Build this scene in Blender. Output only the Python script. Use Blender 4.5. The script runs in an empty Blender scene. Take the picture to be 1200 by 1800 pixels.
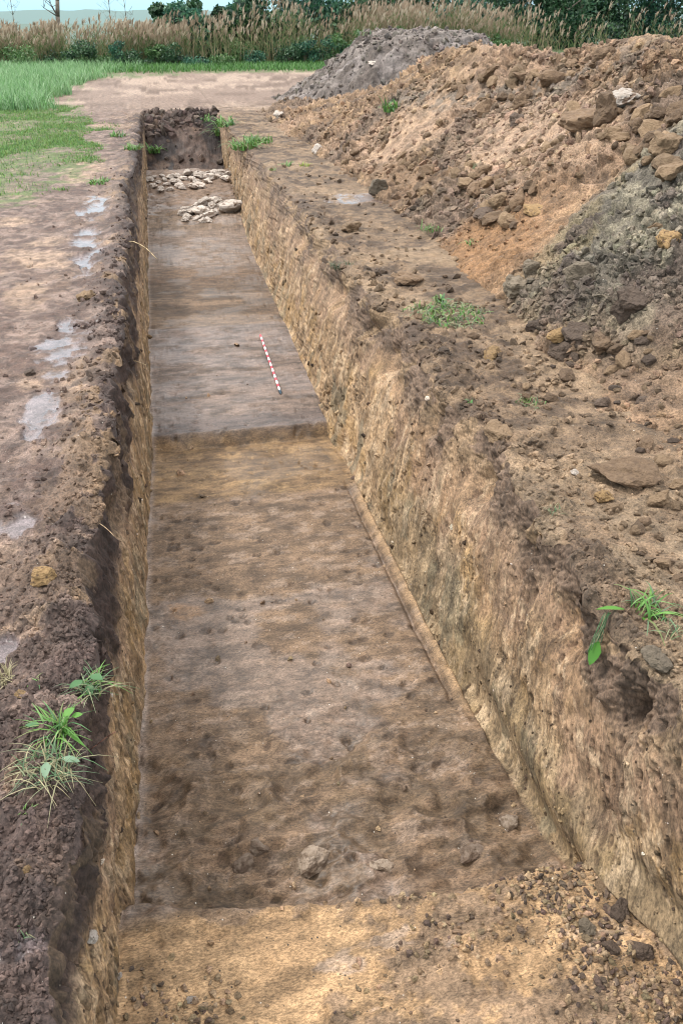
import bpy, math, random, time
import numpy as np
from mathutils import Vector, Matrix
T0=time.time()
S=bpy.context.scene
R=random.Random(7); NR=np.random.RandomState(11)
rad=math.radians
# ---------------------------------------------------------------- camera
F_PX=1500.0
PITCH=math.atan(870/1500); YAW=math.atan(338/1500*math.cos(PITCH))
CAMZ=2.5
cd=bpy.data.cameras.new('camera'); cam=bpy.data.objects.new('camera',cd)
S.collection.objects.link(cam); S.camera=cam
cd.sensor_fit='VERTICAL'; cd.sensor_height=36; cd.lens=36*F_PX/1800
cd.clip_start=0.05; cd.clip_end=4000
cam.location=(0,0,CAMZ); cam.rotation_euler=(math.pi/2-PITCH,0,-YAW)
# ---------------------------------------------------------------- world, sun, exposure
W=bpy.data.worlds.new('World'); S.world=W; W.use_nodes=True
nt=W.node_tree; nt.nodes.clear()
def N(t,tree=None,**k):
    n=(tree or nt).nodes.new(t)
    for a,b in k.items(): setattr(n,a,b)
    return n
SUN_EL=rad(58); SUN_AZ=rad(-62)    # azimuth measured clockwise from +Y
sky=N('ShaderNodeTexSky',sky_type='NISHITA',sun_disc=False,sun_elevation=SUN_EL,sun_rotation=SUN_AZ,air_density=1.2,dust_density=2.5)
bg1=N('ShaderNodeBackground'); bg1.inputs[1].default_value=0.11
bg2=N('ShaderNodeBackground'); bg2.inputs[1].default_value=1.0
gr=N('ShaderNodeValToRGB'); gr.color_ramp.elements[0].position=.0; gr.color_ramp.elements[0].color=(.27,.44,.50,1); gr.color_ramp.elements[1].position=.5; gr.color_ramp.elements[1].color=(1,1,1,1); e_=gr.color_ramp.elements.new(.12); e_.color=(.55,.70,.80,1)
tc=N('ShaderNodeTexCoord'); mp=N('ShaderNodeMapping'); mp.inputs['Scale'].default_value=(2.2,2.2,26)
no=N('ShaderNodeTexNoise'); no.inputs['Scale'].default_value=1.6; no.inputs['Detail'].default_value=7
cr=N('ShaderNodeMapRange'); cr.inputs[1].default_value=.40; cr.inputs[2].default_value=.60
sep=N('ShaderNodeSeparateXYZ'); hr=N('ShaderNodeMapRange'); hr.inputs[1].default_value=.02; hr.inputs[2].default_value=.35
mx=N('ShaderNodeMath',operation='MAXIMUM'); mix=N('ShaderNodeMixShader'); out=N('ShaderNodeOutputWorld')
L=nt.links.new
L(tc.outputs['Generated'],mp.inputs[0]); L(mp.outputs[0],no.inputs['Vector']); L(no.outputs[0],cr.inputs[0])
L(tc.outputs['Generated'],sep.inputs[0]); L(sep.outputs[2],hr.inputs[0]); L(hr.outputs[0],mx.inputs[0]); L(cr.outputs[0],mx.inputs[1])
L(sep.outputs[2],gr.inputs[0]); L(gr.outputs[0],bg2.inputs[0]); h2=N('ShaderNodeMapRange'); h2.inputs[1].default_value=.07; h2.inputs[2].default_value=.035; m2_=N('ShaderNodeMath',operation='MAXIMUM'); L(sep.outputs[2],h2.inputs[0]); L(h2.outputs[0],m2_.inputs[0]); L(mx.outputs[0],m2_.inputs[1]); L(m2_.outputs[0],mix.inputs[0]); L(sky.outputs[0],bg1.inputs[0]); L(bg1.outputs[0],mix.inputs[1]); L(bg2.outputs[0],mix.inputs[2]); L(mix.outputs[0],out.inputs[0])
sl=bpy.data.lights.new('sun','SUN'); sl.energy=1.5; sl.angle=rad(10); sl.color=(1,.95,.87)
so=bpy.data.objects.new('sun',sl); S.collection.objects.link(so)
sd=Vector((math.sin(SUN_AZ)*math.cos(SUN_EL),math.cos(SUN_AZ)*math.cos(SUN_EL),math.sin(SUN_EL)))
so.rotation_euler=(-sd).to_track_quat('-Z','Y').to_euler(); so.location=sd*60
S.view_settings.view_transform='Standard'; S.view_settings.look='None'; S.view_settings.gamma=1
S.view_settings.exposure=1.22
S.cycles.max_bounces=5; S.cycles.filter_width=1.05
# ---------------------------------------------------------------- pixel helpers (photo pixels 1200x1800)
_F=(math.sin(YAW)*math.cos(PITCH),math.cos(YAW)*math.cos(PITCH),-math.sin(PITCH)); _R=(math.cos(YAW),-math.sin(YAW),0)
_U=(math.sin(YAW)*math.sin(PITCH),math.cos(YAW)*math.sin(PITCH),math.cos(PITCH))
def ray(x,y):
    a=(x-600)/F_PX; b=(900-y)/F_PX
    return [_F[i]+a*_R[i]+b*_U[i] for i in range(3)]
def pz(x,y,z=0.0):
    d=ray(x,y); t=(z-CAMZ)/d[2]; return d[0]*t,d[1]*t
# ---------------------------------------------------------------- numpy noise
def _h(ix,iy,iz,s):
    h=(ix.astype(np.uint32)*np.uint32(374761393)+iy.astype(np.uint32)*np.uint32(668265263)+iz.astype(np.uint32)*np.uint32(2147483647)+np.uint32((s*362437+1013904223)&0xffffffff))
    h=(h^(h>>np.uint32(13)))*np.uint32(1274126177); h=h^(h>>np.uint32(16)); h=h*np.uint32(2654435761); h=h^(h>>np.uint32(15))
    return h
def vn(x,y,z,s=0):
    """value noise 0..1"""
    x=np.asarray(x,np.float32)+5000;y=np.asarray(y,np.float32)+5000;z=np.asarray(z,np.float32)+5000
    x,y,z=np.broadcast_arrays(x,y,z)
    ix=np.floor(x).astype(np.int32);iy=np.floor(y).astype(np.int32);iz=np.floor(z).astype(np.int32)
    fx=x-ix;fy=y-iy;fz=z-iz
    fx=fx*fx*(3-2*fx);fy=fy*fy*(3-2*fy);fz=fz*fz*(3-2*fz)
    def c(a,b,d): return _h(ix+a,iy+b,iz+d,s).astype(np.float32)*np.float32(1/4294967296)
    r=0
    for d in (0,1):
        a=c(0,0,d)*(1-fx)+c(1,0,d)*fx; b=c(0,1,d)*(1-fx)+c(1,1,d)*fx
        e=a*(1-fy)+b*fy; r=r+e*(fz if d else 1-fz)
    return r
def fbm(x,y,z,o=4,s=0,g=.5):
    r=0;a=1;t=0
    for i in range(o):
        r=r+a*vn(x,y,z,s+i*17); t+=a; a*=g
        x=x*2.03+7.1;y=y*2.03+3.3;z=z*2.03+1.7
    return r/t
def worley(x,y,s=0,jit=.9):
    """2D: F1, F2, cell random"""
    x=np.asarray(x,np.float32)+5000;y=np.asarray(y,np.float32)+5000
    ix=np.floor(x).astype(np.int32);iy=np.floor(y).astype(np.int32);zz=np.zeros_like(ix)
    f1=np.full(x.shape,9,np.float32);f2=f1.copy();cid=np.zeros(x.shape,np.float32)
    for a in (-1,0,1):
        for b in (-1,0,1):
            h=_h(ix+a,iy+b,zz,s); px=ix+a+.5+((h&np.uint32(1023)).astype(np.float32)/1023-.5)*jit
            py=iy+b+.5+(((h>>np.uint32(10))&np.uint32(1023)).astype(np.float32)/1023-.5)*jit
            d=(px-x)**2+(py-y)**2; cc=(h>>np.uint32(20)).astype(np.float32)/4096
            n=d<f1; f2=np.where(n,f1,np.minimum(f2,d)); cid=np.where(n,cc,cid); f1=np.where(n,d,f1)
    return np.sqrt(f1),np.sqrt(f2),cid
def ss(a,b,x):
    t=np.clip((x-a)/(b-a),0,1); return t*t*(3-2*t)
def mixc(c,d,m):
    return c*(1-m[...,None])+np.array(d,np.float32)*m[...,None]
def lin(r,g,b,k=.62):
    """photo colour (0-255) to a surface base colour"""
    return tuple(((v/255+.055)/1.055)**2.4*k if v>10 else .003 for v in (r,g,b))
# ---------------------------------------------------------------- object helpers
def tag(o,label=None,cat=None,group=None,kind=None):
    if label: o['label']=label
    if cat: o['category']=cat
    if group: o['group']=group
    if kind: o['kind']=kind
    return o
def link(o,parent=None):
    S.collection.objects.link(o)
    if parent: o.parent=parent
    return o
def empty(name,loc,rz=0):
    o=bpy.data.objects.new(name,None); o.location=loc; o.rotation_euler.z=rz; o.empty_display_size=.1; return link(o)
def mesh_np(name,V,Fc,mat,cols=None,wet=None,smooth=True,parent=None,loc=None):
    me=bpy.data.meshes.new(name); V=np.ascontiguousarray(V,np.float32); Fc=np.ascontiguousarray(Fc,np.int32)
    n,k=Fc.shape
    me.vertices.add(len(V)); me.vertices.foreach_set('co',V.ravel())
    me.loops.add(n*k); me.loops.foreach_set('vertex_index',Fc.ravel())
    me.polygons.add(n); me.polygons.foreach_set('loop_start',np.arange(0,n*k,k,dtype=np.int32))
    try: me.polygons.foreach_set('loop_total',np.full(n,k,np.int32))
    except Exception: pass
    me.polygons.foreach_set('use_smooth',np.full(n,smooth,bool))
    me.update(calc_edges=True)
    if cols is not None:
        a=me.attributes.new('soil','FLOAT_COLOR','POINT'); c=np.ones((len(V),4),np.float32); c[:,:3]=cols
        if wet is not None: c[:,3]=wet
        else: c[:,3]=0
        a.data.foreach_set('color',c.ravel())
    if mat: me.materials.append(mat)
    o=bpy.data.objects.new(name,me)
    if loc is not None: o.location=loc
    return link(o,parent)
# ---------------------------------------------------------------- materials
def new_mat(name):
    m=bpy.data.materials.new(name); m.use_nodes=True; t=m.node_tree; b=t.nodes['Principled BSDF']; return m,t,b
def soil_mat(name,speck=.9,fine=90,bump=.35,fibre=None,slant=0):
    m,t,b=new_mat(name); l=t.links.new
    at=N('ShaderNodeAttribute',t,attribute_name='soil'); co=N('ShaderNodeTexCoord',t)
    src=co.outputs['Object']
    if slant:
        mq=N('ShaderNodeMapping',t); mq.inputs['Rotation'].default_value=(slant,0,0); l(src,mq.inputs[0]); src=mq.outputs[0]
    if fibre:
        mp=N('ShaderNodeMapping',t); mp.inputs['Scale'].default_value=fibre; l(src,mp.inputs[0]); src=mp.outputs[0]
    n1=N('ShaderNodeTexNoise',t); n1.inputs['Scale'].default_value=fine; n1.inputs['Detail'].default_value=6; n1.inputs['Roughness'].default_value=.8
    n2=N('ShaderNodeTexNoise',t); n2.inputs['Scale'].default_value=fine*.08; n2.inputs['Detail'].default_value=13; n2.inputs['Roughness'].default_value=.76
    l(src,n1.inputs['Vector']); l(src,n2.inputs['Vector'])
    r1=N('ShaderNodeMapRange',t); r1.inputs[1].default_value=.41; r1.inputs[2].default_value=.59; r1.inputs[3].default_value=.55; r1.inputs[4].default_value=1.42
    r2=N('ShaderNodeMapRange',t); r2.inputs[1].default_value=.41; r2.inputs[2].default_value=.59; r2.inputs[3].default_value=.62; r2.inputs[4].default_value=1.36
    l(n1.outputs[0],r1.inputs[0]); l(n2.outputs[0],r2.inputs[0])
    mm=N('ShaderNodeMath',t,operation='MULTIPLY'); l(r1.outputs[0],mm.inputs[0]); l(r2.outputs[0],mm.inputs[1])
    vm=N('ShaderNodeVectorMath',t,operation='SCALE'); l(at.outputs['Color'],vm.inputs[0]); l(mm.outputs[0],vm.inputs['Scale'])
    # small pale stone chips and dark crumbs scattered through the soil
    vo=N('ShaderNodeTexVoronoi',t); vo.inputs['Scale'].default_value=48; l(co.outputs['Object'],vo.inputs['Vector'])
    sp=N('ShaderNodeSeparateColor',t); l(vo.outputs['Color'],sp.inputs[0])
    g1=N('ShaderNodeMath',t,operation='GREATER_THAN'); g1.inputs[1].default_value=1-.035*speck; l(sp.outputs[0],g1.inputs[0])
    md=N('ShaderNodeMath',t,operation='MULTIPLY'); l(sp.outputs[1],md.inputs[0]); md.inputs[1].default_value=.20
    g2=N('ShaderNodeMath',t,operation='LESS_THAN'); l(vo.outputs['Distance'],g2.inputs[0]); l(md.outputs[0],g2.inputs[1])
    ml=N('ShaderNodeMath',t,operation='MULTIPLY'); l(g1.outputs[0],ml.inputs[0]); l(g2.outputs[0],ml.inputs[1])
    cm=N('ShaderNodeMix',t,data_type='RGBA'); l(ml.outputs[0],cm.inputs[0]); l(vm.outputs[0],cm.inputs[6]); cm.inputs[7].default_value=(.5,.47,.42,1)
    g3=N('ShaderNodeMath',t,operation='LESS_THAN'); g3.inputs[1].default_value=.05*speck; l(sp.outputs[2],g3.inputs[0])
    g4=N('ShaderNodeMath',t,operation='LESS_THAN'); g4.inputs[1].default_value=.22; l(vo.outputs['Distance'],g4.inputs[0])
    m2=N('ShaderNodeMath',t,operation='MULTIPLY'); l(g3.outputs[0],m2.inputs[0]); l(g4.outputs[0],m2.inputs[1])
    c2=N('ShaderNodeMix',t,data_type='RGBA'); l(m2.outputs[0],c2.inputs[0]); l(cm.outputs[2],c2.inputs[6]); c2.inputs[7].default_value=(.045,.034,.026,1)
    l(c2.outputs[2],b.inputs['Base Color'])
    rr=N('ShaderNodeMapRange',t); rr.inputs[3].default_value=.88; rr.inputs[4].default_value=.16; l(at.outputs['Alpha'],rr.inputs[0]); l(rr.outputs[0],b.inputs['Roughness'])
    b.inputs['Specular IOR Level'].default_value=.45
    bd=N('ShaderNodeBump',t); bd.inputs['Distance'].default_value=.045
    ad=N('ShaderNodeMath',t,operation='ADD'); l(n1.outputs[0],ad.inputs[0]); l(n2.outputs[0],ad.inputs[1]); l(ad.outputs[0],bd.inputs['Height'])
    bs=N('ShaderNodeMapRange',t); bs.inputs[3].default_value=bump; bs.inputs[4].default_value=0.02; l(at.outputs['Alpha'],bs.inputs[0]); l(bs.outputs[0],bd.inputs['Strength'])
    l(bd.outputs[0],b.inputs['Normal'])
    return m
M_ground=soil_mat('earth_ground'); M_floor=soil_mat('scraped_earth',speck=1.3,fine=110,bump=.15,fibre=(.5,1.15,1))
M_wall=soil_mat('cut_earth',speck=.7,fine=70,bump=.33,fibre=(1,1,.4)); M_wallr=soil_mat('slant_cut_earth',speck=.7,fine=70,bump=.33,fibre=(1,1,.4),slant=math.atan(.5)); M_end=soil_mat('slumped_earth',speck=.4,fine=60,bump=.5); M_heap=soil_mat('spoil_earth',speck=.8,fine=60,bump=.55)
def rock_mat(name,c1,c2,rough=.9,dirt=None,scale=3.5,amt=.5):
    m,t,b=new_mat(name); l=t.links.new
    co=N('ShaderNodeTexCoord',t); oi=N('ShaderNodeObjectInfo',t)
    n=N('ShaderNodeTexNoise',t); n.noise_dimensions='4D'; n.inputs['Scale'].default_value=scale; n.inputs['Detail'].default_value=8; n.inputs['Roughness'].default_value=.65
    mw=N('ShaderNodeMath',t,operation='MULTIPLY'); mw.inputs[1].default_value=50; l(oi.outputs['Random'],mw.inputs[0]); l(mw.outputs[0],n.inputs['W'])
    l(co.outputs['Object'],n.inputs['Vector'])
    r=N('ShaderNodeMapRange',t); r.inputs[1].default_value=.35; r.inputs[2].default_value=.65; l(n.outputs[0],r.inputs[0])
    cm=N('ShaderNodeMix',t,data_type='RGBA'); cm.inputs[6].default_value=(*c1,1); cm.inputs[7].default_value=(*c2,1); l(r.outputs[0],cm.inputs[0])
    hv=N('ShaderNodeHueSaturation',t); vr=N('ShaderNodeMapRange',t); vr.inputs[3].default_value=.72; vr.inputs[4].default_value=1.25
    l(oi.outputs['Random'],vr.inputs[0]); l(vr.outputs[0],hv.inputs['Value']); l(cm.outputs[2],hv.inputs['Color'])
    last=hv.outputs[0]
    if dirt:
        n3=N('ShaderNodeTexNoise',t); n3.inputs['Scale'].default_value=scale*.6; n3.inputs['Detail'].default_value=5; l(co.outputs['Object'],n3.inputs['Vector'])
        r3=N('ShaderNodeMapRange',t); r3.inputs[1].default_value=.62-amt*.2; r3.inputs[2].default_value=.66-amt*.1; l(n3.outputs[0],r3.inputs[0])
        c3=N('ShaderNodeMix',t,data_type='RGBA'); l(r3.outputs[0],c3.inputs[0]); l(last,c3.inputs[6]); c3.inputs[7].default_value=(*dirt,1); last=c3.outputs[2]
    l(last,b.inputs['Base Color']); b.inputs['Roughness'].default_value=rough
    n4=N('ShaderNodeTexNoise',t); n4.inputs['Scale'].default_value=7; n4.inputs['Detail'].default_value=6; l(co.outputs['Object'],n4.inputs['Vector'])
    bd=N('ShaderNodeBump',t); bd.inputs['Strength'].default_value=.9; bd.inputs['Distance'].default_value=.02; l(n4.outputs[0],bd.inputs['Height']); l(bd.outputs[0],b.inputs['Normal'])
    return m
def leaf_mat(name,hue=0,rough=.6,trans=.25):
    m,t,b=new_mat(name); l=t.links.new
    at=N('ShaderNodeAttribute',t,attribute_name='soil'); l(at.outputs['Color'],b.inputs['Base Color']); b.inputs['Roughness'].default_value=rough
    tr=N('ShaderNodeBsdfTranslucent',t); l(at.outputs['Color'],tr.inputs[0]); mx=N('ShaderNodeMixShader',t); mx.inputs[0].default_value=trans
    o=t.nodes['Material Output']; l(b.outputs[0],mx.inputs[1]); l(tr.outputs[0],mx.inputs[2]); l(mx.outputs[0],o.inputs[0])
    return m
M_grass=leaf_mat('grass_blades'); M_leaf=leaf_mat('tree_leaves',rough=.55); M_reed=leaf_mat('reed_stems',rough=.8,trans=.3)
M_limestone=rock_mat('limestone',lin(214,204,194,.75),lin(186,170,156,.7),dirt=lin(134,112,96),amt=.15,scale=2.5)
M_tanrock=rock_mat('ochre_stone',lin(188,155,108),lin(150,118,78),dirt=lin(110,85,62),amt=.3)
M_clodbrown=rock_mat('brown_clod',lin(142,116,90),lin(108,86,66))
M_clodtan=rock_mat('tan_clod',lin(164,138,108),lin(132,106,80))
M_cloddark=rock_mat('dark_clod',lin(112,94,80),lin(84,69,58))
M_clodgrey=rock_mat('grey_clod',lin(138,124,106),lin(110,98,82))
# palette (photo colours)
C_purp=lin(136,116,108); C_grey=lin(142,132,128); C_brown=lin(118,93,68); C_ochre=lin(160,125,80); C_tan=lin(190,160,118)
C_dark=lin(70,56,50); C_top=lin(92,74,68); C_lilac=lin(150,142,148); C_greyg=lin(124,118,98)
# ================================================================= TRENCH AND GROUND (one continuous relief, split into objects)
LIPR=[(405,226),(425,262),(455,280),(470,305),(500,340),(528,362),(545,402),(578,432),(592,462),(630,500),(650,545),(695,556),(722,600),(752,642),(775,690),(803,722),(838,757),(882,768),(903,830),(932,900),(962,958),(1008,968),(1035,1030),(1065,1085),(1120,1180),(1180,1226),(1215,1290)]
LIPL=[(250,200),(246,250),(240,300),(225,330),(236,380),(230,430),(222,500),(223,570),(213,650),(214,720),(206,800),(196,860),(186,920),(166,1000),(178,1080),(186,1160),(166,1260),(160,1340),(150,1400),(134,1500),(128,1600),(122,1700),(108,1800)]
def curve(pts):
    w=sorted((pz(x,y)[::-1]) for x,y in pts); Y=np.array([a for a,b in w]); X=np.array([b for a,b in w])
    return lambda y: np.interp(y,Y,X)
_lr=curve(LIPR); _ll=curve(LIPL)
FR=sorted([pz(x,y,-1.2)[::-1] for x,y in [(400,300),(435,420),(500,570),(575,745),(606,800),(632,862),(700,1000),(800,1195),(880,1345),(950,1470)]]+[(2.3,1.7),(1.9,1.86),(.5,1.9),(28,1.7)])
FL=sorted([pz(x,y,-1.2)[::-1] for x,y in [(258,310),(260,420),(262,580),(267,770),(263,880),(258,1100),(245,1350),(230,1590)]]+[(1.0,-.55),(28,-.45)])
def fr(y): return np.interp(y,[a for a,b in FR],[b for a,b in FR])
def fl(y): return np.interp(y,[a for a,b in FL],[b for a,b in FL])
rows=[0.75]
while rows[-1]<30.5:
    y=rows[-1]; d=max(.0075,.00042*y*y+.0008*y)
    if 2.2<y<2.7: d=.006
    if 8.0<y<8.2: d=.01
    if 19<y<30: d=min(d,.05)
    rows.append(y+d)
while rows[-1]<900: rows.append(rows[-1]*1.035+.02)
Yr=np.array(rows,np.float32); NRW=len(Yr)
nLo,nLm,nLw,nF,nRw,nRm,nRo=24,190,80,250,210,230,24
YE0,YE1=26.2,28.5
def zfloor(Y,X):
    e=np.interp(X,[-.5,.2,1,1.45],[2.58,2.47,2.38,2.41]).astype(np.float32)+.03*(fbm(X*5,0*X,0*X,3,3)-.5)
    Y=Y+.13*(fbm(X*3,0*X+1.3,0*X,4,4)-.5)*ss(7.4,7.8,Y)*(1-ss(8.6,9,Y))
    z=np.interp(Y,[2.7,3.5,6.6,6.9,8.03,8.12,8.6,11.5,11.75,13.1,13.3,14.8,15.1,17.3,18.2,19.4,20.3,21.4,22.0,23.2,24.3,25.2,26.2],
                  [-1.2,-1.2,-1.2,-1.21,-1.33,-1.185,-1.17,-1.17,-1.20,-1.20,-1.235,-1.23,-1.25,-1.24,-1.2,-1.16,-1.2,-1.19,-1.12,-1.0,-.98,-1.25,-1.32])
    b=1-ss(e-.03,e+.13,Y)
    z=z*(1-b)+(-1.0-.02*np.sin(X*3))*b
    return z
def depth_end(Y): return 1-ss(YE0,YE1,Y)
lipx_j=lambda Y,s: .045*(vn(Y*2.3,0*Y,0*Y,s)-.5)*2+.05*(vn(Y*7,0*Y,0*Y,s+1)-.5)+.03*(vn(Y*19,0*Y,0*Y,s+2)-.5)
XL=_ll(Yr)-.05+lipx_j(Yr,50)*1.0; XR=_lr(Yr)+lipx_j(Yr,60)*1.15
fade=1-ss(28,31,Yr); XL=XL*fade-.55*(1-fade); XR=XR*fade+1.7*(1-fade)
XFL=fl(Yr)+.012*(vn(Yr*6,0*Yr,0*Yr,9)-.5); XFR=fr(Yr)+.02*(vn(Yr*5,0*Yr,0*Yr,12)-.5)
de=depth_end(Yr)
Y2=Yr[:,None]
def geo(n,a): # n steps growing outwards
    return (np.exp(np.linspace(0,a,n))-1)/(np.exp(a)-1)
extL=.35+.135*Y2; extR=.5+.62*Y2
tL=geo(nLm,1.6)[::-1]; oL=geo(nLo+1,5.5)[1:][::-1]
gX_Lm=XL[:,None]-tL[None,:]*extL
gX_Lo=XL[:,None]-extL-oL[None,:]*(700)
tR=geo(nRm,1.2)
gX_Rm=XR[:,None]+tR[None,:]*extR; gX_Ro=XR[:,None]+extR+(geo(nRo+1,5.5)[1:])[None,:]*700
zer=lambda a: np.zeros_like(a)
# walls
tw=np.linspace(0,1,nLw+2)[1:-1]
def wall(n,xt,xb,prof_t,prof_dx,prof_z,zb):
    t=np.linspace(0,1,n+2)[1:-1]; z=np.interp(t,prof_t,prof_z)   # fraction of the depth
    s=np.interp(t,prof_t,prof_dx)                                 # fraction of the lean
    return xt[:,None]+(xb-xt)[:,None]*s[None,:], zb[:,None]*z[None,:]
zfl=zfloor(Yr,XFL)*de; zfr=zfloor(Yr,XFR)*de
def smY(v,sg):
    o=np.zeros_like(v)
    for i,y in enumerate(Yr):
        w_=np.exp(-((Yr-y)/(sg*max(1,y/6)))**2); w_/=w_.sum(); o[i]=(v*w_).sum()
    return o
dYr=np.gradient(Yr)
def smW(v,sg):
    o=np.zeros_like(v)
    for i,y in enumerate(Yr):
        w_=np.exp(-((Yr-y)/(sg*max(1,y/6)))**2)*dYr; w_/=w_.sum(); o[i]=(v*w_).sum()
    return o
XLs=smW(XL,.7)-.0; XRs=smW(XR,.6); XFLs=smW(XFL,.5); XFRs=smW(XFR,.35)
pL=([0,.07,.3,.6,1],[0,.12,.52,.8,1],[0,.03,.28,.6,1]); pR=([0,.04,.12,.34,.8,.93,1],[0,.05,.16,.44,.84,.92,1],[0,.015,.09,.34,.83,.95,1])
wLx,wLz=wall(nLw,XL,XFL,*pL,zfl); wRx,wRz=wall(nRw,XR,XFR,*pR,zfr)
wLs,_=wall(nLw,XLs,XFLs,*pL,zfl); wRs,_=wall(nRw,XRs,XFRs,*pR,zfr)
tt_=np.linspace(0,1,nLw+2)[1:-1][None,:]; k_=np.clip(1-tt_/.42,0,1)**1.3; wLx=wLs*(1-k_)+wLx*k_
tt_=np.linspace(0,1,nRw+2)[1:-1][None,:]; k_=np.clip(1-tt_/.42,0,1)**1.3; kb=ss(.93,1,tt_); wRx=wRs*(1-k_-kb)+wRx*k_+(XFR[:,None]+(XRs-XFRs)[:,None]*0+(wRs-XFRs[:,None]))*kb
wRx=wRx[:,::-1]; wRz=wRz[:,::-1]; wRs=wRs[:,::-1]   # the right wall runs from the floor up
tF=np.linspace(0,1,nF)
fX=XFL[:,None]+(XFR-XFL)[:,None]*tF[None,:]
fZ=zfloor(Y2+0*fX,fX)*de[:,None]
BX=np.concatenate([gX_Lo,gX_Lm,wLx,fX,wRx,gX_Rm,gX_Ro],1).astype(np.float32)
BZ=np.concatenate([zer(gX_Lo),zer(gX_Lm),wLz,fZ,wRz,zer(gX_Rm),zer(gX_Ro)],1).astype(np.float32)
BY=np.repeat(Y2,BX.shape[1],1).astype(np.float32)
c0=nLo+nLm; c1=c0+nLw; c2=c1+nF; c3=c2+nRw; NC=BX.shape[1]
zone=np.zeros(NC,int); zone[c0:c1]=1; zone[c1:c2]=2; zone[c2:c3]=3; zone[c3:]=4
# smooth normals of the base relief
P=np.stack([BX,BY,BZ],-1)
SX=BX.copy(); SX[:,c0:c1]=wLs; SX[:,c2:c3]=wRs; SX[:,c1:c2]=XFLs[:,None]+(XFRs-XFLs)[:,None]*tF[None,:]
SZ=BZ.copy(); SZ[:,c1:c2]=(-1.2*de)[:,None]; SZ[:,c0:c1]=-1.2*de[:,None]*np.interp(np.linspace(0,1,nLw+2)[1:-1],pL[0],pL[2])[None,:]; SZ[:,c2:c3]=-1.2*de[:,None]*np.interp(np.linspace(0,1,nRw+2)[1:-1],pR[0],pR[2])[None,::-1]
SP=np.stack([SX,BY,SZ],-1)
du=np.gradient(SP,axis=1); dv=np.gradient(SP,axis=0); Nn=np.cross(du,dv); Nn/=np.linalg.norm(Nn,axis=-1,keepdims=True)+1e-9
print('grid',P.shape,time.time()-T0)
# weights
ci=np.arange(NC)
wG=((zone==0)|(zone==4)).astype(np.float32)[None,:]+0*BX
wW=((zone==1)|(zone==3)).astype(np.float32)[None,:]*(de[:,None]); wFl=(zone==2).astype(np.float32)[None,:]+0*BX
dpt=-BZ
X,Y,Z=BX,BY,BZ
near=np.clip(1-(Y-30)/25,0,1)
distL=np.clip(XL[:,None]-X,0,99); distR=np.clip(X-XR[:,None],0,99)
dL=np.where(zone[None,:]<=1,distL,99.); dR=np.where(zone[None,:]>=3,distR,99.)
# shared noises
big=fbm(X*.9,Y*.9,Z*.9,3,1)-.5
med=fbm(X*4.5,Y*4.5,Z*4.5,4,5)-.5
fin=fbm(X*24,Y*24,Z*24,3,9)-.5
f1,f2,cid=worley(X*9+fin*.8+Z*5,Y*9+med*1.0,21); g1,g2,gid=worley(X*28+Z*14,Y*28+Z*9+fin*.6,22)
clod=np.clip(.75-f1,0,1)*(.3+cid)          # rounded lumps
clodf=np.clip(.75-g1,0,1)*(.3+gid)
print('noise',time.time()-T0)
# puddles: flat wet hollows on the left bank
def blob(x,y,cx,cy,rx,ry,s=0,soft=.35,rg=.6):
    d=np.sqrt(((x-cx)/rx)**2+((y-cy)/ry)**2)+(fbm(x*2.2/max(rx,.15)*.5,y*2.2/max(ry,.3)*.5,0*x,4,90+s)-.5)*rg*2
    return 1-ss(1-soft,1+soft,d)
def pblob(x,y,px,py,rx,ry,z=0,**k):
    a,b=pz(px,py,z); return blob(x,y,a,b,rx,ry,**k)
pud=np.zeros_like(X)
for i,(a,b,rx,ry) in enumerate([(120,592,.16,.42),(70,730,.13,.34),(20,915,.09,.14),(160,455,.16,.55),(150,418,.12,.5),(10,1145,.05,.07),(30,1685,.06,.05),(165,365,.2,.7),(100,650,.1,.2),(0,1160,.04,.05),(640,348,.5,.35),(600,352,.25,.25)]):
    pud=np.maximum(pud,pblob(X,Y,a,b,rx*1.35,ry*1.35,s=i,rg=.35,soft=.55))
pud0=ss(.30,.50,pud)*wG; pud=ss(.42,.74,pud*.75+(fbm(X*5.5,Y*4.5+big*3,0*X,6,91,.62)-.5)*2.0)*(pud>.02)*wG
# ---- displacement
fe=(1-ss(27.8,29.5,Y)); edgeL=np.exp(-dL/.28)*fe; edgeR=np.exp(-dR/.30)*fe
Yn=Y
disp=np.zeros_like(X)
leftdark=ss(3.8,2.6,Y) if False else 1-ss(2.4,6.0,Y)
cl_w=np.clip(edgeL+.85*leftdark*(zone[None,:]==0)+edgeR*.7,0,1)
crm=fbm(X*1.7,Y*1.7,0*X,3,31)
roughR=ss(.35,.62,crm)*(zone[None,:]==4)
G=big*.07*near+med*.06+fin*.014+ (clod*.06+clodf*.022)*(.16+cl_w*.95+roughR*.6)+(fbm(X*9,Y*9,0*X,4,33)-.5)*.06*cl_w
G=G*(1-pud*.97)-pud*.012
G+= fe*(zone[None,:]==0)*.05*np.exp(-((dL-.14)/.14)**2)
G+= fe*(zone[None,:]==4)*.03*np.exp(-((dR-.12)/.14)**2)
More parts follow.
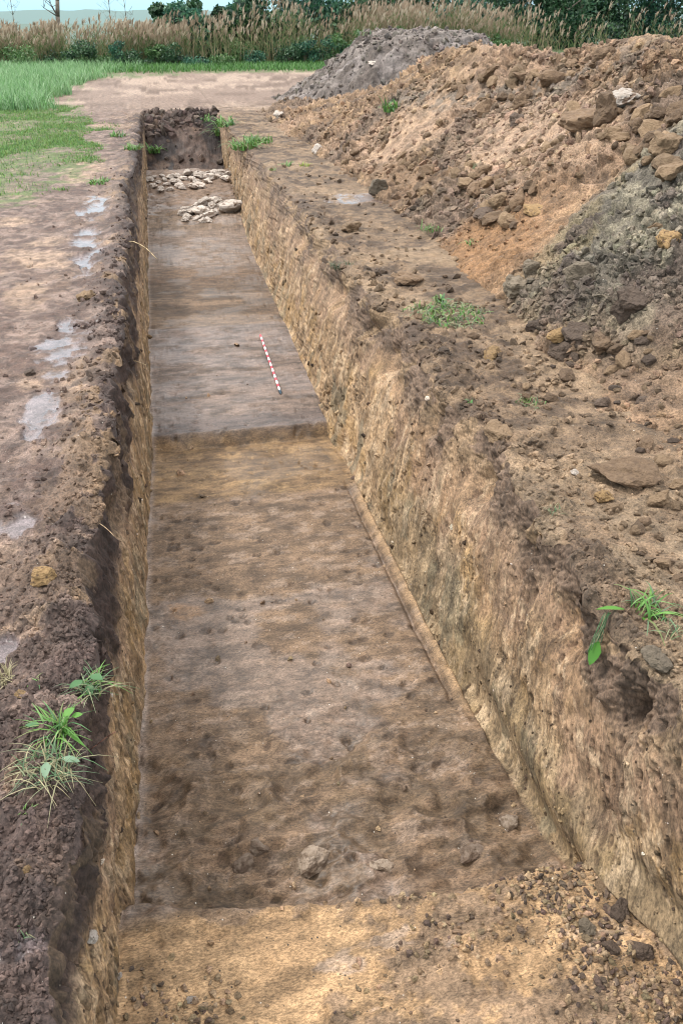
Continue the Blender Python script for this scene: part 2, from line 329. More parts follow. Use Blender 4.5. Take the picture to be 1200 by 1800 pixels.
# walls
zz=Z
YQ=Y-.5*zz*(zone[None,:]==3)
stw=fbm(Y*2,zz*2,0*X,3,40)*.8; st1=fbm(YQ*24+stw,zz*3.6+stw,0*X,5,41,.6)-.5; st2=fbm(YQ*70,zz*12,0*X,3,43)-.5
lump=fbm(Y*3.2,zz*2.6,0*X,4,45)-.5
pf1,pf2,pid=worley(YQ*24+lump*2,zz*12+fin,46)
pits=(pid>.74)*np.clip(.42-pf1,0,1)*2.2*(fbm(Y*1.7,zz*2.2,0*X,2,47)>.46)
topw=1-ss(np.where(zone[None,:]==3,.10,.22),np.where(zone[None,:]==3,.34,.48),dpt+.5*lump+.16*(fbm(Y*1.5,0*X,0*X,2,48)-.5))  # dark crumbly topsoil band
lft=(zone[None,:]==1)
wl=lump*np.where(lft,.05,.10)+st1*np.where(lft,.03,.035)+st2*.012+(fbm(Y*9,zz*8,0*X,4,49)-.5)*.06-pits*.06
rec=0
for (px_,py_,sy,dz,sd,am,zn) in [(865,800,.16,.20,.13,.13,3),(1022,1040,.16,.20,.13,.12,3),(700,590,.28,.2,.12,.10,3),(935,930,.1,.15,.10,.07,3),(595,480,.4,.2,.12,.10,3),(535,395,.5,.2,.12,.10,3),(640,545,.2,.16,.1,.08,3),(780,700,.12,.15,.1,.07,3),(188,860,.16,.22,.12,.10,1),(215,620,.3,.2,.12,.07,1),(230,345,.6,.2,.12,.08,1),(165,1240,.1,.2,.12,.06,1),(1140,1190,.08,.2,.12,.08,3)]:
    rec=rec+1.5*am*np.exp(-((Y-pz(px_,py_)[1])/sy)**2-((dpt-dz)/sd)**2)*(zone[None,:]==zn)
rec=rec*(.6+.8*fbm(Y*9,Z*9,0*X,3,58))
Wd=-rec+wl*(1-.3*topw)+topw*(clod*.08+clodf*.035-.02)
# bottom of the right wall: smooth scraped slot near the camera
scr=(zone[None,:]==3)*ss(.62,.85,dpt)*(1-ss(3.2,4.4,Y))
Wd=Wd*(1-.75*scr)+scr*.07*np.sin((dpt-.62)*13+Y*1.4)*.6
# floor
hs=fbm(X*3.0+big,Y*9,0*X,6,51,.6)-.5
sc=fbm(X*3.2+2*big,Y*3.4,0*X,4,53)-.5
nearlump=(1-ss(3.0,4.6,Y))*ss(2.45,2.65,Y)
ridge=np.abs(fbm(X*2.6,Y*4.2,0*X,4,55)-.5)
fl1,fl2,fid=worley(X*10+med*2,Y*13+big*3,57); dimp=(fid>.86)*np.clip(.45-fl1,0,1)
Fd=hs*.035+sc*.018+fin*.009-dimp*.05+nearlump*((.12-ridge)*.36+med*.09)
berm=1-ss(2.44,2.54,Y)
Fd=Fd*(1-.4*berm)+berm*(med*.05+fin*.02)+berm*(clodf*.03+clod*.03)*ss(.42,.55,fbm(X*2.6+4,Y*3.5,0*X,5,99))
dright=np.clip(XFR[:,None]-X,0,9); dleft=np.clip(X-XFL[:,None],0,9)
Fd+= (.035*np.exp(-(dright/.05)**2)-.03*np.exp(-((dright-.085)/.018)**2))*ss(3.6,4.0,Y)*(1-ss(6.4,7.0,Y))
bankF=ss(17.6,18.6,Y)*(1-ss(25,26,Y)); Fd+=bankF*(med*.10+sc*.1)
endw=ss(25.6,26.6,Y)*(1-ss(28.5,29.2,Y))
Fd+=endw*(med*.30+clod*.10+big*.15)*(.4+.8*ss(27,28.4,Y-.5*X))
D=wG*G+wW*Wd+wFl*(Fd*de[:,None]+G*(1-de[:,None])*1.0*(1-endw)+Fd*(1-de[:,None])*endw)+((zone[None,:]==1)|(zone[None,:]==3))*(1-de[:,None])*G
# blend across zone borders
def blendcol(D,c,n):
    a=D[:,c-n].copy(); b=D[:,c+n].copy()
    for k in range(-n,n+1):
        t=(k+n)/(2*n); t=t*t*(3-2*t); m=a*(1-t)+b*t; w=1-abs(k)/n
        D[:,c+k]=D[:,c+k]*(1-w)+m*w
for c in (c0,c3): blendcol(D,c,9)
for c in (c1,c2): blendcol(D,c,4)
D*=np.where(Y>60,np.clip(1-(Y-60)/200,0,1),1)
P2=P+Nn*D[...,None]
print('disp',time.time()-T0)
# ---- soil colours
col=np.zeros(P.shape,np.float32)
n_a=fbm(X*1.3,Y*1.3,Z,7,71,.58); n_b=fbm(X*5,Y*5,Z*5,6,73,.6); n_c=fbm(X*.5,Y*.35,0*X,3,75); n_d=fbm(X*14,Y*14,Z*14,3,77)
# left & right bank
cG=mixc(np.zeros_like(col)+np.array(lin(146,125,114),np.float32),lin(112,90,80),ss(.42,.6,n_b))
cG=mixc(cG,lin(176,150,128),ss(.52,.66,n_a)*.8)
cG=mixc(cG,lin(98,78,70),ss(.54,.64,n_d)*.45)
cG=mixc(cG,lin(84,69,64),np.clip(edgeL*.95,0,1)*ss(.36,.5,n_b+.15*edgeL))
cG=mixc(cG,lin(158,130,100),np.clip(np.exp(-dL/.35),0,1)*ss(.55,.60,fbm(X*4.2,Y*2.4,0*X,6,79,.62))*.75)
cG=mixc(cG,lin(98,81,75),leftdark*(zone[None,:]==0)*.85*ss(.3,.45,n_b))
cG=mixc(cG,lin(110,92,86),pud0*.45); cG=mixc(cG,lin(134,122,124),pud*.8)
rgt=(zone[None,:]==4)*1.0
cR=mixc(np.zeros_like(col)+np.array(lin(140,117,94),np.float32),lin(106,87,70),ss(.44,.56,n_b))
cR=mixc(cR,lin(160,136,110),ss(.5,.60,n_a)*.75*ss(7.5,4.5,Y) if False else ss(.5,.62,n_a)*.75)
cR=mixc(cR,lin(164,142,116),(1-ss(3.4,5.6,Y))*ss(.40,.52,n_b)*.6)
cR=mixc(cR,lin(98,80,68),edgeR*ss(.47,.57,fbm(X*2.6,Y*2.4,0*X,6,80,.6))*.65)
cR=mixc(cR,lin(128,114,112),pud*.8)
cG=cG*(1-rgt[...,None])+cR*rgt[...,None]
# pale trampled earth beyond the end of the trench, and green-brown field
far=ss(26,33,Y)
cFar=mixc(np.zeros_like(col)+np.array(lin(146,124,110),np.float32),lin(186,164,146),ss(.46,.66,fbm(X*.5+big*3,Y*.5,0*X,4,81,.5))*.7)
cFar=mixc(cFar,lin(126,104,90),ss(.55,.64,fbm(X*1.3+big*2,Y*1.6,0*X,6,82,.6)))
cG=cG*(1-far[...,None])+cFar*far[...,None]
gl=pz  # grass limits in plan
def grassmask(x,y,n):
    g=ss(-1.55,-2.05,x+ (n-.5)*1.6 + .0*y) if False else 0
    lim=np.interp(y,[0,13.3,14,16.5,18.5,22,29,36,45,50,53],[-99,-99,-2.2,-1.55,-1.35,-1.35,-2.1,-3.4,-2.4,3,60])
    return ss(0,.7,lim-x+(n-.5)*3.2)
gm=grassmask(X,Y,n_b*.6+n_a*.4)*(1-rgt*(Y<40))
cG=mixc(cG,lin(108,128,72,.55),gm*(.25+.6*ss(.44,.56,n_a*.5+n_b*.5)))
cG=mixc(cG,lin(88,110,62,.55),ss(52,56,Y)); cG=mixc(cG,lin(104,134,120,.5),ss(75,120,Y))  # the farthest ground gets a blue green tint, distance haze painted in
# walls
hgt=dpt/1.2
cW=mixc(np.zeros_like(col)+np.array(lin(184,154,120),np.float32),lin(156,128,98),ss(.44,.58,fbm(YQ*5+stw,Z*3.2,0*X,7,83,.66)))
cW=mixc(cW,lin(202,176,144),ss(.53,.62,fbm(YQ*30+stw,Z*5,0*X,6,84,.66))*.45)
cW=mixc(cW,lin(104,80,58),ss(.53,.60,fbm(YQ*34+3+stw,Z*6,0*X,6,184,.66))*.42)
cW=mixc(cW,lin(164,132,86),ss(.52,.62,fbm(YQ*3,Z*3,0*X,6,85,.6))*.5)
cW=mixc(cW,lin(134,126,106),ss(.56,.62,fbm(YQ*4.5+4,Z*3.2,0*X,6,86,.6))*ss(.35,.7,hgt)*.6)
cW=mixc(cW,lin(128,116,92),(zone[None,:]==3)*ss(.62,.85,dpt)*(1-ss(4.8,7.5,Y))*.5)
cW=mixc(cW,lin(96,74,54),(pits>.05)*.6)
crk=fbm(YQ*42+5+stw,Z*3.4,0*X,4,189,.55); cW=mixc(cW,lin(78,60,44),(1-ss(.012,.035,np.abs(crk-.5)))*ss(.50,.58,fbm(YQ*2.6,Z*2.6,0*X,4,190))*.75)
cW=mixc(cW,lin(124,98,64),(zone[None,:]==1)*ss(.4,.58,fbm(Y*22+Z*3,Z*3,0*X,5,89))*.5)
cW=mixc(cW,lin(152,124,104),ss(.1,.22,dpt)*(1-ss(.40,.70,dpt+lump*1.2))*.55)
cW=mixc(cW,lin(200,176,146),ss(.57,.64,fbm(YQ*12+9,Z*7,0*X,6,88,.68))*.5)
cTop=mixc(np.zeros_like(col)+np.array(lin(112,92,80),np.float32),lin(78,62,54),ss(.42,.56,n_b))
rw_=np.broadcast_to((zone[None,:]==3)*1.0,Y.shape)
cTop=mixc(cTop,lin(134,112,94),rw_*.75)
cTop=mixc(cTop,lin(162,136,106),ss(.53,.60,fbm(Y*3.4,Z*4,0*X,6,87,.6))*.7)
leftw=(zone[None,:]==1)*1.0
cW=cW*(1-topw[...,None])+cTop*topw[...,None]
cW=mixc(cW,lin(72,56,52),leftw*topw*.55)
# floor
cF=np.zeros_like(col)+np.array(lin(136,112,90),np.float32)
hsn=fbm(X*2.4+big*2,Y*7.5,0*X,7,91,.68)
cF=mixc(cF,lin(114,93,72),ss(.46,.62,hsn)*.5)
cF=mixc(cF,lin(142,124,114),ss(.48,.62,fbm(X*1.6+9,Y*2.2,0*X,6,92,.6))*.45)
cF=mixc(cF,lin(94,75,58),ss(.545,.62,fbm(X*6+big*3,Y*11,0*X,6,93,.65))*.42)
cF=mixc(cF,lin(84,66,52),(dimp>.08)*.6)
cF=mixc(cF,lin(158,138,122),ss(.57,.63,fbm(X*9,Y*14,0*X,6,193,.65))*.5)
cF=mixc(cF,lin(158,116,70),blob(X,Y,*pz(330,1078,-1.2),.16,.10,s=31,rg=1.2)*.45)
cF=mixc(cF,lin(104,86,64),nearlump*ss(.45,.57,fbm(X*5.4,Y*7,0*X,7,94,.68))*.5)
jy=Y+.13*(fbm(X*3,0*X+1.3,0*X,4,4)-.5)
def band(a,b,s=.04): return ss(a-s,a+s,jy)*(1-ss(b-s,b+s,jy))
cO=mixc(np.zeros_like(col)+np.array(lin(146,118,86),np.float32),lin(122,97,70),ss(.42,.58,hsn)); cO=mixc(cO,lin(166,136,98),ss(.52,.62,n_b)*.6)
m=band(6.72,8.1,.05)[...,None]; cF=cF*(1-m)+cO*m
cU=mixc(np.zeros_like(col)+np.array(lin(134,115,103),np.float32),lin(106,88,74),ss(.49,.58,fbm(X*1.8+big*2,Y*6,0*X,7,96,.66))*.85); cU=mixc(cU,lin(142,128,122),ss(.5,.6,fbm(X*1.5,Y*3.6,0*X,6,97,.6))*.35)
cU=mixc(cU,lin(104,90,84),band(8.1,8.45,.12)*.8)
m=band(8.12,11.6,.03)[...,None]; cF=cF*(1-m)+cU*m
cV=mixc(np.zeros_like(col)+np.array(lin(132,108,86),np.float32),lin(108,86,66),ss(.45,.56,fbm(X*1.4+big*2,Y*4,0*X,7,98,.66)))
m=band(11.6,15.1,.05)[...,None]; cF=cF*(1-m)+cV*m
cF=mixc(cF,lin(112,84,60),band(14.0,15.1,.25)*.5)
cF=mixc(cF,lin(138,118,104),band(15.1,18,.2)*.6); cF=mixc(cF,lin(134,110,92),band(19.8,25.2,.3)*.7)
cB=mixc(np.zeros_like(col)+np.array(lin(184,152,116),np.float32),lin(166,136,103),ss(.44,.58,n_b)); cB=mixc(cB,lin(140,118,98),ss(.52,.58,fbm(X*2.6+4,Y*3.5,0*X,7,99,.62))*.8)
cB=mixc(cB,lin(170,152,138),ss(.56,.61,fbm(X*2,Y*5,0*X,6,100,.6))*.6)
m=berm[...,None]; cF=cF*(1-m)+cB*m
cF=mixc(cF,lin(168,138,104),np.exp(-(dright/.06)**4)*ss(3.5,3.9,Y)*(1-ss(6.5,7.0,Y))*.8)
cF=mixc(cF,lin(165,148,136),np.exp(-(dleft/.03)**2)*.7*(1-berm))
cE=mixc(np.zeros_like(col)+np.array(lin(104,84,74),np.float32),lin(62,52,50),ss(.4,.58,n_a+.12*(X<.3)))
cE=mixc(cE,lin(140,112,92),ss(.5,.62,fbm(X*1.4,Y*1.4,Z*1.4,3,101))*.6)
cF=cF*(1-endw[...,None])+cE*endw[...,None]
wFe=(wFl*np.maximum(de[:,None],endw))[...,None]; wWe=wW[...,None]
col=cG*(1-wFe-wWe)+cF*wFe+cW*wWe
lum_=col.mean(-1,keepdims=True); col=lum_+(col-lum_)*1.03; col=np.clip(col*np.clip(lum_/.17,.3,2.5)**.20,.004,.9)
wetF=(ss(.5,.6,fbm(X*1.6+9,Y*2.2,0*X,4,92))*.35+.14)*wFl*(1-berm)
wetF=np.maximum(wetF,wFl*band(15.2,17,.3)*.5*ss(.42,.55,n_b)); wetF=np.maximum(wetF,wFl*band(8.1,11.6,.1)*(.2+.3*ss(.45,.6,fbm(X*1.5,Y*3.6,0*X,6,97,.6))))
wet=np.clip(wG*(pud*1.0+.1*(1-rgt))+wetF*de[:,None],0,1)
print('colour',time.time()-T0)
def sub(name,ca,cb,ra,rb,mat,maskf=None,drop=None):
    """faces of columns ca..cb and rows ra..rb"""
    ca=max(ca,0); cb=min(cb,NC-1); ra=max(ra,0); rb=min(rb,NRW-1)
    nr=rb-ra+1; ncc=cb-ca+1
    V=P2[ra:rb+1,ca:cb+1].reshape(-1,3); C=col[ra:rb+1,ca:cb+1].reshape(-1,3); w_=wet[ra:rb+1,ca:cb+1].reshape(-1)
    i=np.arange(nr-1)[:,None]*ncc+np.arange(ncc-1)[None,:]
    Fc=np.stack([i,i+1,i+1+ncc,i+ncc],-1)
    if drop is not None:
        (dca,dcb,dra,drb)=drop; keep=np.ones(i.shape,bool); keep[max(dra-ra,0):drb-ra,dca-ca:dcb-ca]=False; Fc=Fc[keep]
        V,Fc,C,w_=compact(V,Fc,C,w_)
    else: Fc=Fc.reshape(-1,4)
    return mesh_np(name,V,Fc,mat,C,w_)
def compact(V,Fc,C,w_):
    u=np.zeros(len(V),bool); u[Fc.ravel()]=True; m=np.cumsum(u)-1
    return V[u],m[Fc].astype(np.int32),C[u],w_[u]
rE=int(np.searchsorted(Yr,28.9)); rS=int(np.searchsorted(Yr,25.9))
# the ground: everything except the trench opening
gnd=sub('ground',0,NC-1,0,NRW-1,M_ground,drop=(c0,c3,0,rE)); tag(gnd,kind='structure')
o=sub('trench_wall_left',c0,c1,0,rE,M_wall); tag(o,kind='structure')
o=sub('trench_wall_right',c2,c3,0,rE,M_wallr); tag(o,kind='structure')
o=sub('trench_floor',c1,c2,0,rS,M_floor); tag(o,kind='structure')
o=sub('trench_wall_end',c1,c2,rS,rE,M_end); tag(o,kind='structure')
print('ground built',time.time()-T0)
# ================================================================= SPOIL HEAPS
HC={}
def heap_grid(name,xs,ys,hfun,cfun,mat,label,cat,group=None):
    X,Y=np.meshgrid(xs.astype(np.float32),ys.astype(np.float32)); h,aux=hfun(X,Y)
    P=np.stack([X,Y,h],-1)
    dx=np.gradient(P,axis=1);dy=np.gradient(P,axis=0);n=np.cross(dx,dy);n/=np.linalg.norm(n,axis=-1,keepdims=True)
    P=P+n*aux['disp'][...,None]
    C=cfun(X,Y,h,aux)*1.16; HC[label]=C.reshape(-1,3)
    nr,nc=X.shape; i=np.arange(nr-1)[:,None]*nc+np.arange(nc-1)[None,:]; Fc=np.stack([i,i+1,i+1+nc,i+nc],-1).reshape(-1,4)
    ok=(P[...,2].reshape(-1)[Fc].max(1)>-.06); V,Fc,C,w_=compact(P.reshape(-1,3),Fc[ok],C.reshape(-1,3),np.zeros(P.shape[0]*P.shape[1],np.float32))
    cen=np.array([V[:,0].mean(),V[:,1].mean(),0],np.float32)
    o=mesh_np(name,V-cen,Fc,mat,C,w_,loc=cen); tag(o,label,cat,group)
    return o,P
def ground_z(X,Y): return 0*X
def brown_h(X,Y):
    n1=fbm(X*.55,Y*.4,0*X,3,111)-.5
    foot=np.interp(Y,[0,2.5,3.9,4.9,6.3,8.7,11.7,14.4,20,24,28,31],[3.6,3.2,3.0,3.3,3.2,3.35,3.35,3.15,3.05,2.95,2.7,3.3])+n1*.5
    crest=np.interp(Y,[0,6,8,10,12.6,14.4,17,19.5,23,26,29,32],[2.0,2.0,2.1,2.2,2.26,2.14,2.0,1.72,1.35,.75,.2,-.1])+.16*(fbm(Y*1.1,0*X,0*X,3,112)-.5)
    cx=6.1+.5*np.sin(Y*.6)
    t=(X-foot)/(cx-foot)
    up=np.clip(t,-.5,1); h=crest*(up**1.12*(up>0) if False else np.where(up>0,np.abs(up)**1.08,up*.8))
    h=np.where(t>1,crest-(X-cx)**2/(.6+(X-cx))*.55*1.0,h)
    nearf=1-ss(5.2,7.2,Y)
    # closer to the camera the foot spreads out as low rubble
    h=h*(1-nearf)+nearf*np.clip((X-2.75)*.17,-.3,.5)*1.0+nearf*np.clip(X-4.6,0,3)*.55
    h=h+n1*.45*ss(0,.5,t)
    # grey clay dump on the near slope
    gx=blob(X,Y,4.55,7.05,1.25,1.35,s=121,rg=.35,soft=.3)
    h=h+gx*.26
    # fan of fine brown soil
    fan=blob(X,Y,3.55,9.5,.75,1.1,s=122,rg=.25,soft=.45); h=h+fan*.12
    f1,f2,cid=worley(X*5.5+Y*1.5+n1*2,Y*3.6,123); g1,g2,gid=worley(X*13,Y*11,124); k1,k2,kid=worley(X*30,Y*26,125)
    m1=fbm(X*1.5,Y*1.5,0*X,3,126); med=fbm(X*5,Y*5,0*X,4,127)-.5; fin=fbm(X*22,Y*22,0*X,3,128)-.5
    smooth=blob(X,Y,5.0,12.2,.75,2.0,s=129,rg=.5,soft=.4); smooth=np.maximum(smooth,blob(X,Y,4.2,16,.8,1.2,s=130,rg=.6)*.8); smooth=np.maximum(smooth,fan*.75)
    rough=(1-smooth)*(.35+ss(.38,.56,m1))
    rough=rough*(.45+.55*(1-nearf))
    blk=np.clip(f2-f1,0,.5)*(cid>.35)*(.4+cid)
    disp=rough*(blk*.12*(1-.7*gx)+np.clip(.7-g1,0,1)*(.2+gid)*.09)+np.clip(.7-k1,0,1)*(.2+kid)*.035*(.3+rough)+med*.11+fin*.03+(fbm(X*11,Y*11,h*6,4,137)-.5)*.05
    ed=1-ss(-.05,.12,h)
    h=h-.05-ed*.08; disp=disp*(1-ed*.5)
    return h,dict(disp=disp,gx=gx,fan=fan,smooth=smooth,m1=m1,med=med,cid=cid,t=t,nearf=nearf,gid=gid)
def brown_c(X,Y,h,a):
    c=np.zeros(X.shape+(3,),np.float32)+np.array(lin(142,116,92),np.float32)
    n=fbm(X*1.6,Y*1.6,0*X,4,131); n2=fbm(X*7,Y*7,0*X,4,132); n3=fbm(X*.8,Y*.6,0*X,3,133)
    c=mixc(c,lin(166,138,108),ss(.46,.6,n)*.8); c=mixc(c,lin(106,84,66),ss(.52,.64,n2)*.7)
    c=mixc(c,lin(168,140,118),ss(.5,.62,n3)*.5)
    c=mixc(c,lin(112,96,84),ss(.56,.64,fbm(X*1.1+3,Y*.9,0*X,4,134))*.7)
    c=mixc(c,lin(178,150,126),a['smooth']*.75)
    c=mixc(c,lin(146,110,76),a['fan']*.9)
    c=c*(1+.35*(a['cid']-.5)*(1-a['smooth']))[...,None]*(1+.25*(a['gid']-.5))[...,None]
    g=a['gx']; cg=mixc(np.zeros_like(c)+np.array(lin(146,137,118),np.float32),lin(116,108,96),ss(.42,.58,n2)); cg=mixc(cg,lin(146,130,96),ss(.58,.66,n)*.5); cg=mixc(cg,lin(96,84,78),ss(.56,.62,fbm(X*2.3,Y*2.3,0*X,3,135))*.8)
    c=c*(1-g[...,None])+cg*g[...,None]
    # grey vein down the slope
    v=np.exp(-((X-5.05+.33*(Y-16)+.3*(n-.5))/.28)**2)*ss(11,13,Y)*(1-ss(17,19,Y))*ss(.35,.5,n2)
    c=mixc(c,lin(128,116,104),v*.85)
    c=mixc(c,lin(146,118,92),a['nearf']*.4)
    return c
ys=[2.0]
while ys[-1]<33: ys.append(ys[-1]+max(.011,.0017*ys[-1]))
xs=[2.55]
while xs[-1]<10.5: xs.append(xs[-1]+(.0125 if xs[-1]<6.6 else .05))
heap,HP=heap_grid('spoil_heap',np.array(xs),np.array(ys),brown_h,brown_c,M_heap,'long bank of brown and tan excavated earth along the right of the trench','spoil heap')
HP_aux=None
def grey_h(X,Y):
    dx=(X-8.7)/(4.6+.2*(Y-31)); dy=(Y-30.5)/5.2
    d=np.sqrt(dx*dx+dy*dy)+(fbm(X*.6,Y*.6,0*X,3,141)-.5)*.22
    h=3.3*np.where(d<1,(1-d),(1-d)*.6)
    h=np.minimum(h,1.8+.3*(1-d)); h=h+.25*(fbm(X*1.1,Y*1.1,0*X,3,142)-.5)*(d<1)
    f1,f2,cid=worley(X*3.3,Y*3.0,143); g1,g2,gid=worley(X*8,Y*7,144)
    disp=np.clip(.75-f1,0,1)*(.2+cid)*.14+np.clip(.75-g1,0,1)*(.3+gid)*.09+(fbm(X*3,Y*3,0*X,5,147)-.5)*.22
    return h-.05,dict(disp=disp,cid=cid,gid=gid)
def grey_c(X,Y,h,a):
    n2=fbm(X*3,Y*3,0*X,4,145)
    c=mixc(np.zeros(X.shape+(3,),np.float32)+np.array(lin(132,122,116),np.float32),lin(100,90,84),ss(.42,.6,n2)); c=mixc(c,lin(150,140,136),ss(.54,.62,fbm(X,Y,0*X,3,146))*.6)
    return c*(1+.3*(a['cid']-.5))[...,None]
gh,GP=heap_grid('spoil_heap',np.linspace(2.5,15,330),np.linspace(24,39,260),grey_h,grey_c,M_heap,'far grey mound of clayey earth behind the end of the brown heap','spoil heap')
print('heaps',time.time()-T0)
# ================================================================= placing helpers
bpy.context.view_layer.update(); DG=bpy.context.evaluated_depsgraph_get()
def at(px,py):
    d=Vector(ray(px,py)).normalized(); ok,loc,nor,idx,ob,_=S.ray_cast(DG,Vector((0,0,CAMZ)),d)
    return (loc,nor) if ok else (Vector((*pz(px,py),0)),Vector((0,0,1)))
def down(x,y,z=6):
    ok,loc,nor,idx,ob,_=S.ray_cast(DG,Vector((x,y,z)),Vector((0,0,-1))); return (loc,nor) if ok else (Vector((x,y,0)),Vector((0,0,1)))
# ---- rocks
import bmesh
def ico(sub):
    bm=bmesh.new(); bmesh.ops.create_icosphere(bm,subdivisions=sub,radius=1); V=np.array([v.co[:] for v in bm.verts],np.float32); Fc=np.array([[v.index for v in f.verts] for f in bm.faces],np.int32); bm.free(); return V,Fc
ICO={k:ico(k) for k in (1,2,3,4)}
def rock_shape(seed,sub=3,planes=14,rough=.08,flat=.7,long=1.3):
    r=np.random.RandomState(seed); V,Fc=ICO[sub]; d=r.normal(size=(planes,3)); d/=np.linalg.norm(d,axis=1)[:,None]; q=.62+.38*r.rand(planes)
    dots=V@d.T; rr=np.where(dots>.05,q/np.maximum(dots,.05),9).min(1); rr=np.minimum(rr,1.25)
    rr=rr*(1+rough*2*(fbm(V[:,0]*2+seed,V[:,1]*2,V[:,2]*2,3,seed)-.5)*2)
    W_=V*rr[:,None]; W_*=np.array([long,1,flat]); return W_.astype(np.float32),Fc
ROCKM={}
def rock(name,loc,size,mat,seed,label,cat,group=None,flat=.7,long=1.3,rot=None,tilt=None,sink=.25,smooth=False,sub=3,rough=.14,planes=9):
    k=(mat.name,seed,flat,long,smooth)
    if k not in ROCKM:
        V,Fc=rock_shape(seed,sub,planes,rough,flat,long); o=mesh_np(name,V,Fc,mat,smooth=smooth); me=o.data
        me.name=name; ROCKM[k]=me; bpy.data.objects.remove(o)
    o=bpy.data.objects.new(name,ROCKM[k]); link(o)
    nor=Vector(tilt) if tilt is not None else Vector((0,0,1))
    q=nor.to_track_quat('Z','Y').to_matrix() @ Matrix.Rotation(R.uniform(0,6.28) if rot is None else rot,3,'Z')
    o.matrix_world=Matrix.Translation(Vector(loc)+nor*size*flat*(.5-sink))@q.to_4x4()@Matrix.Scale(size*.5,4)
    tag(o,label,cat,group); return o
# limestone rubble wall remains: far row and nearer cluster (photo pixels, width px)
row1=[(262,318,12),(270,330,14),(278,322,10),(284,336,12),(285,312,9),(293,326,11),(300,314,12),(300,335,10),(309,322,10),(312,312,10),(318,330,12),(321,316,10),(330,308,12),(337,318,12),(338,330,14),(345,308,12),(346,322,10),(352,330,13),(354,313,13),(362,307,10),(368,314,17),(366,322,13),(376,306,13),(383,312,10),(391,307,14),(396,316,10),(401,308,11),(322,333,10),(290,318,9),(272,312,8)]
row2=[(320,378,12),(331,384,12),(340,375,14),(330,372,12),(345,368,20),(358,361,18),(372,366,14),(378,357,19),(388,362,12),(396,360,11),(352,378,20),(366,382,19),(361,371,15),(378,376,14),(346,388,14),(358,391,11),(325,389,12),(365,392,15)]
DGf=lambda: None
ki=0
for (x,y,w_) in row1:
    l,n=at(x,y); dist=(l-Vector((0,0,CAMZ))).length; sz=w_*R.uniform(.75,1.2)*dist/F_PX; ki+=1
    rock('limestone_block',l,sz,M_limestone,200+ki%9,'whitish limestone lump in the far row of rubble across the trench','stone','limestone lumps in the far rubble row',flat=.7,long=R.choice([1.2,1.5]),sink=.12,rough=.22,planes=7)
for (x,y,w_) in row2:
    l,n=at(x,y); dist=(l-Vector((0,0,CAMZ))).length; sz=w_*R.uniform(.75,1.15)*dist/F_PX; ki+=1
    rock('limestone_block',l,sz,M_limestone,210+ki%9,'whitish limestone lump in the nearer of the two stone clusters in the trench','stone','limestone lumps in the nearer stone cluster',flat=.75,long=R.choice([1.2,1.4]),sink=.10,rough=.22,planes=7)
l,n=at(411,372); rock('limestone_slab',l,.44,M_limestone,231,'large pale limestone slab at the right end of the nearer stone cluster','stone',flat=.7,long=1.35,rot=.5,sink=.1,rough=.12)
M_buried=rock_mat('pale_buried_stone',lin(186,168,150,.7),lin(156,136,116,.7),dirt=lin(124,104,86),amt=.7,scale=2)
# stones showing in the near trench floor
for (x,y,px,lab,se) in [(548,1518,46,'largest half buried pale stone poking from the near trench floor',240),(455,1488,26,'small earth covered stone left of the larger buried stone on the near floor',241),(668,1522,30,'small pale topped stone right of the larger buried stone on the near floor',242),(432,1517,30,'flat muddy stone low on the left of the near trench floor',243),(830,1495,34,'muddy stone at the right of the near trench floor',244),(893,1447,26,'white streaked stone by the foot of the right trench wall',245)]:
    l,n=at(x,y); d=(l-Vector((0,0,CAMZ))).length
    m=rock_mat('muddy_stone',lin(172,154,136),lin(140,120,104),dirt=lin(122,102,86),amt=.9,scale=1.6)
    if se in (240,242,245): m=M_buried
    rock('buried_stone',l,px*d/F_PX*(1.0 if se==240 else 1.05),m,se+(7 if se==240 else 0),lab,'stone',flat=.8,long=1.25,sink=.45 if se==240 else .58,sub=4,rough=.12,planes=9,rot=.15)
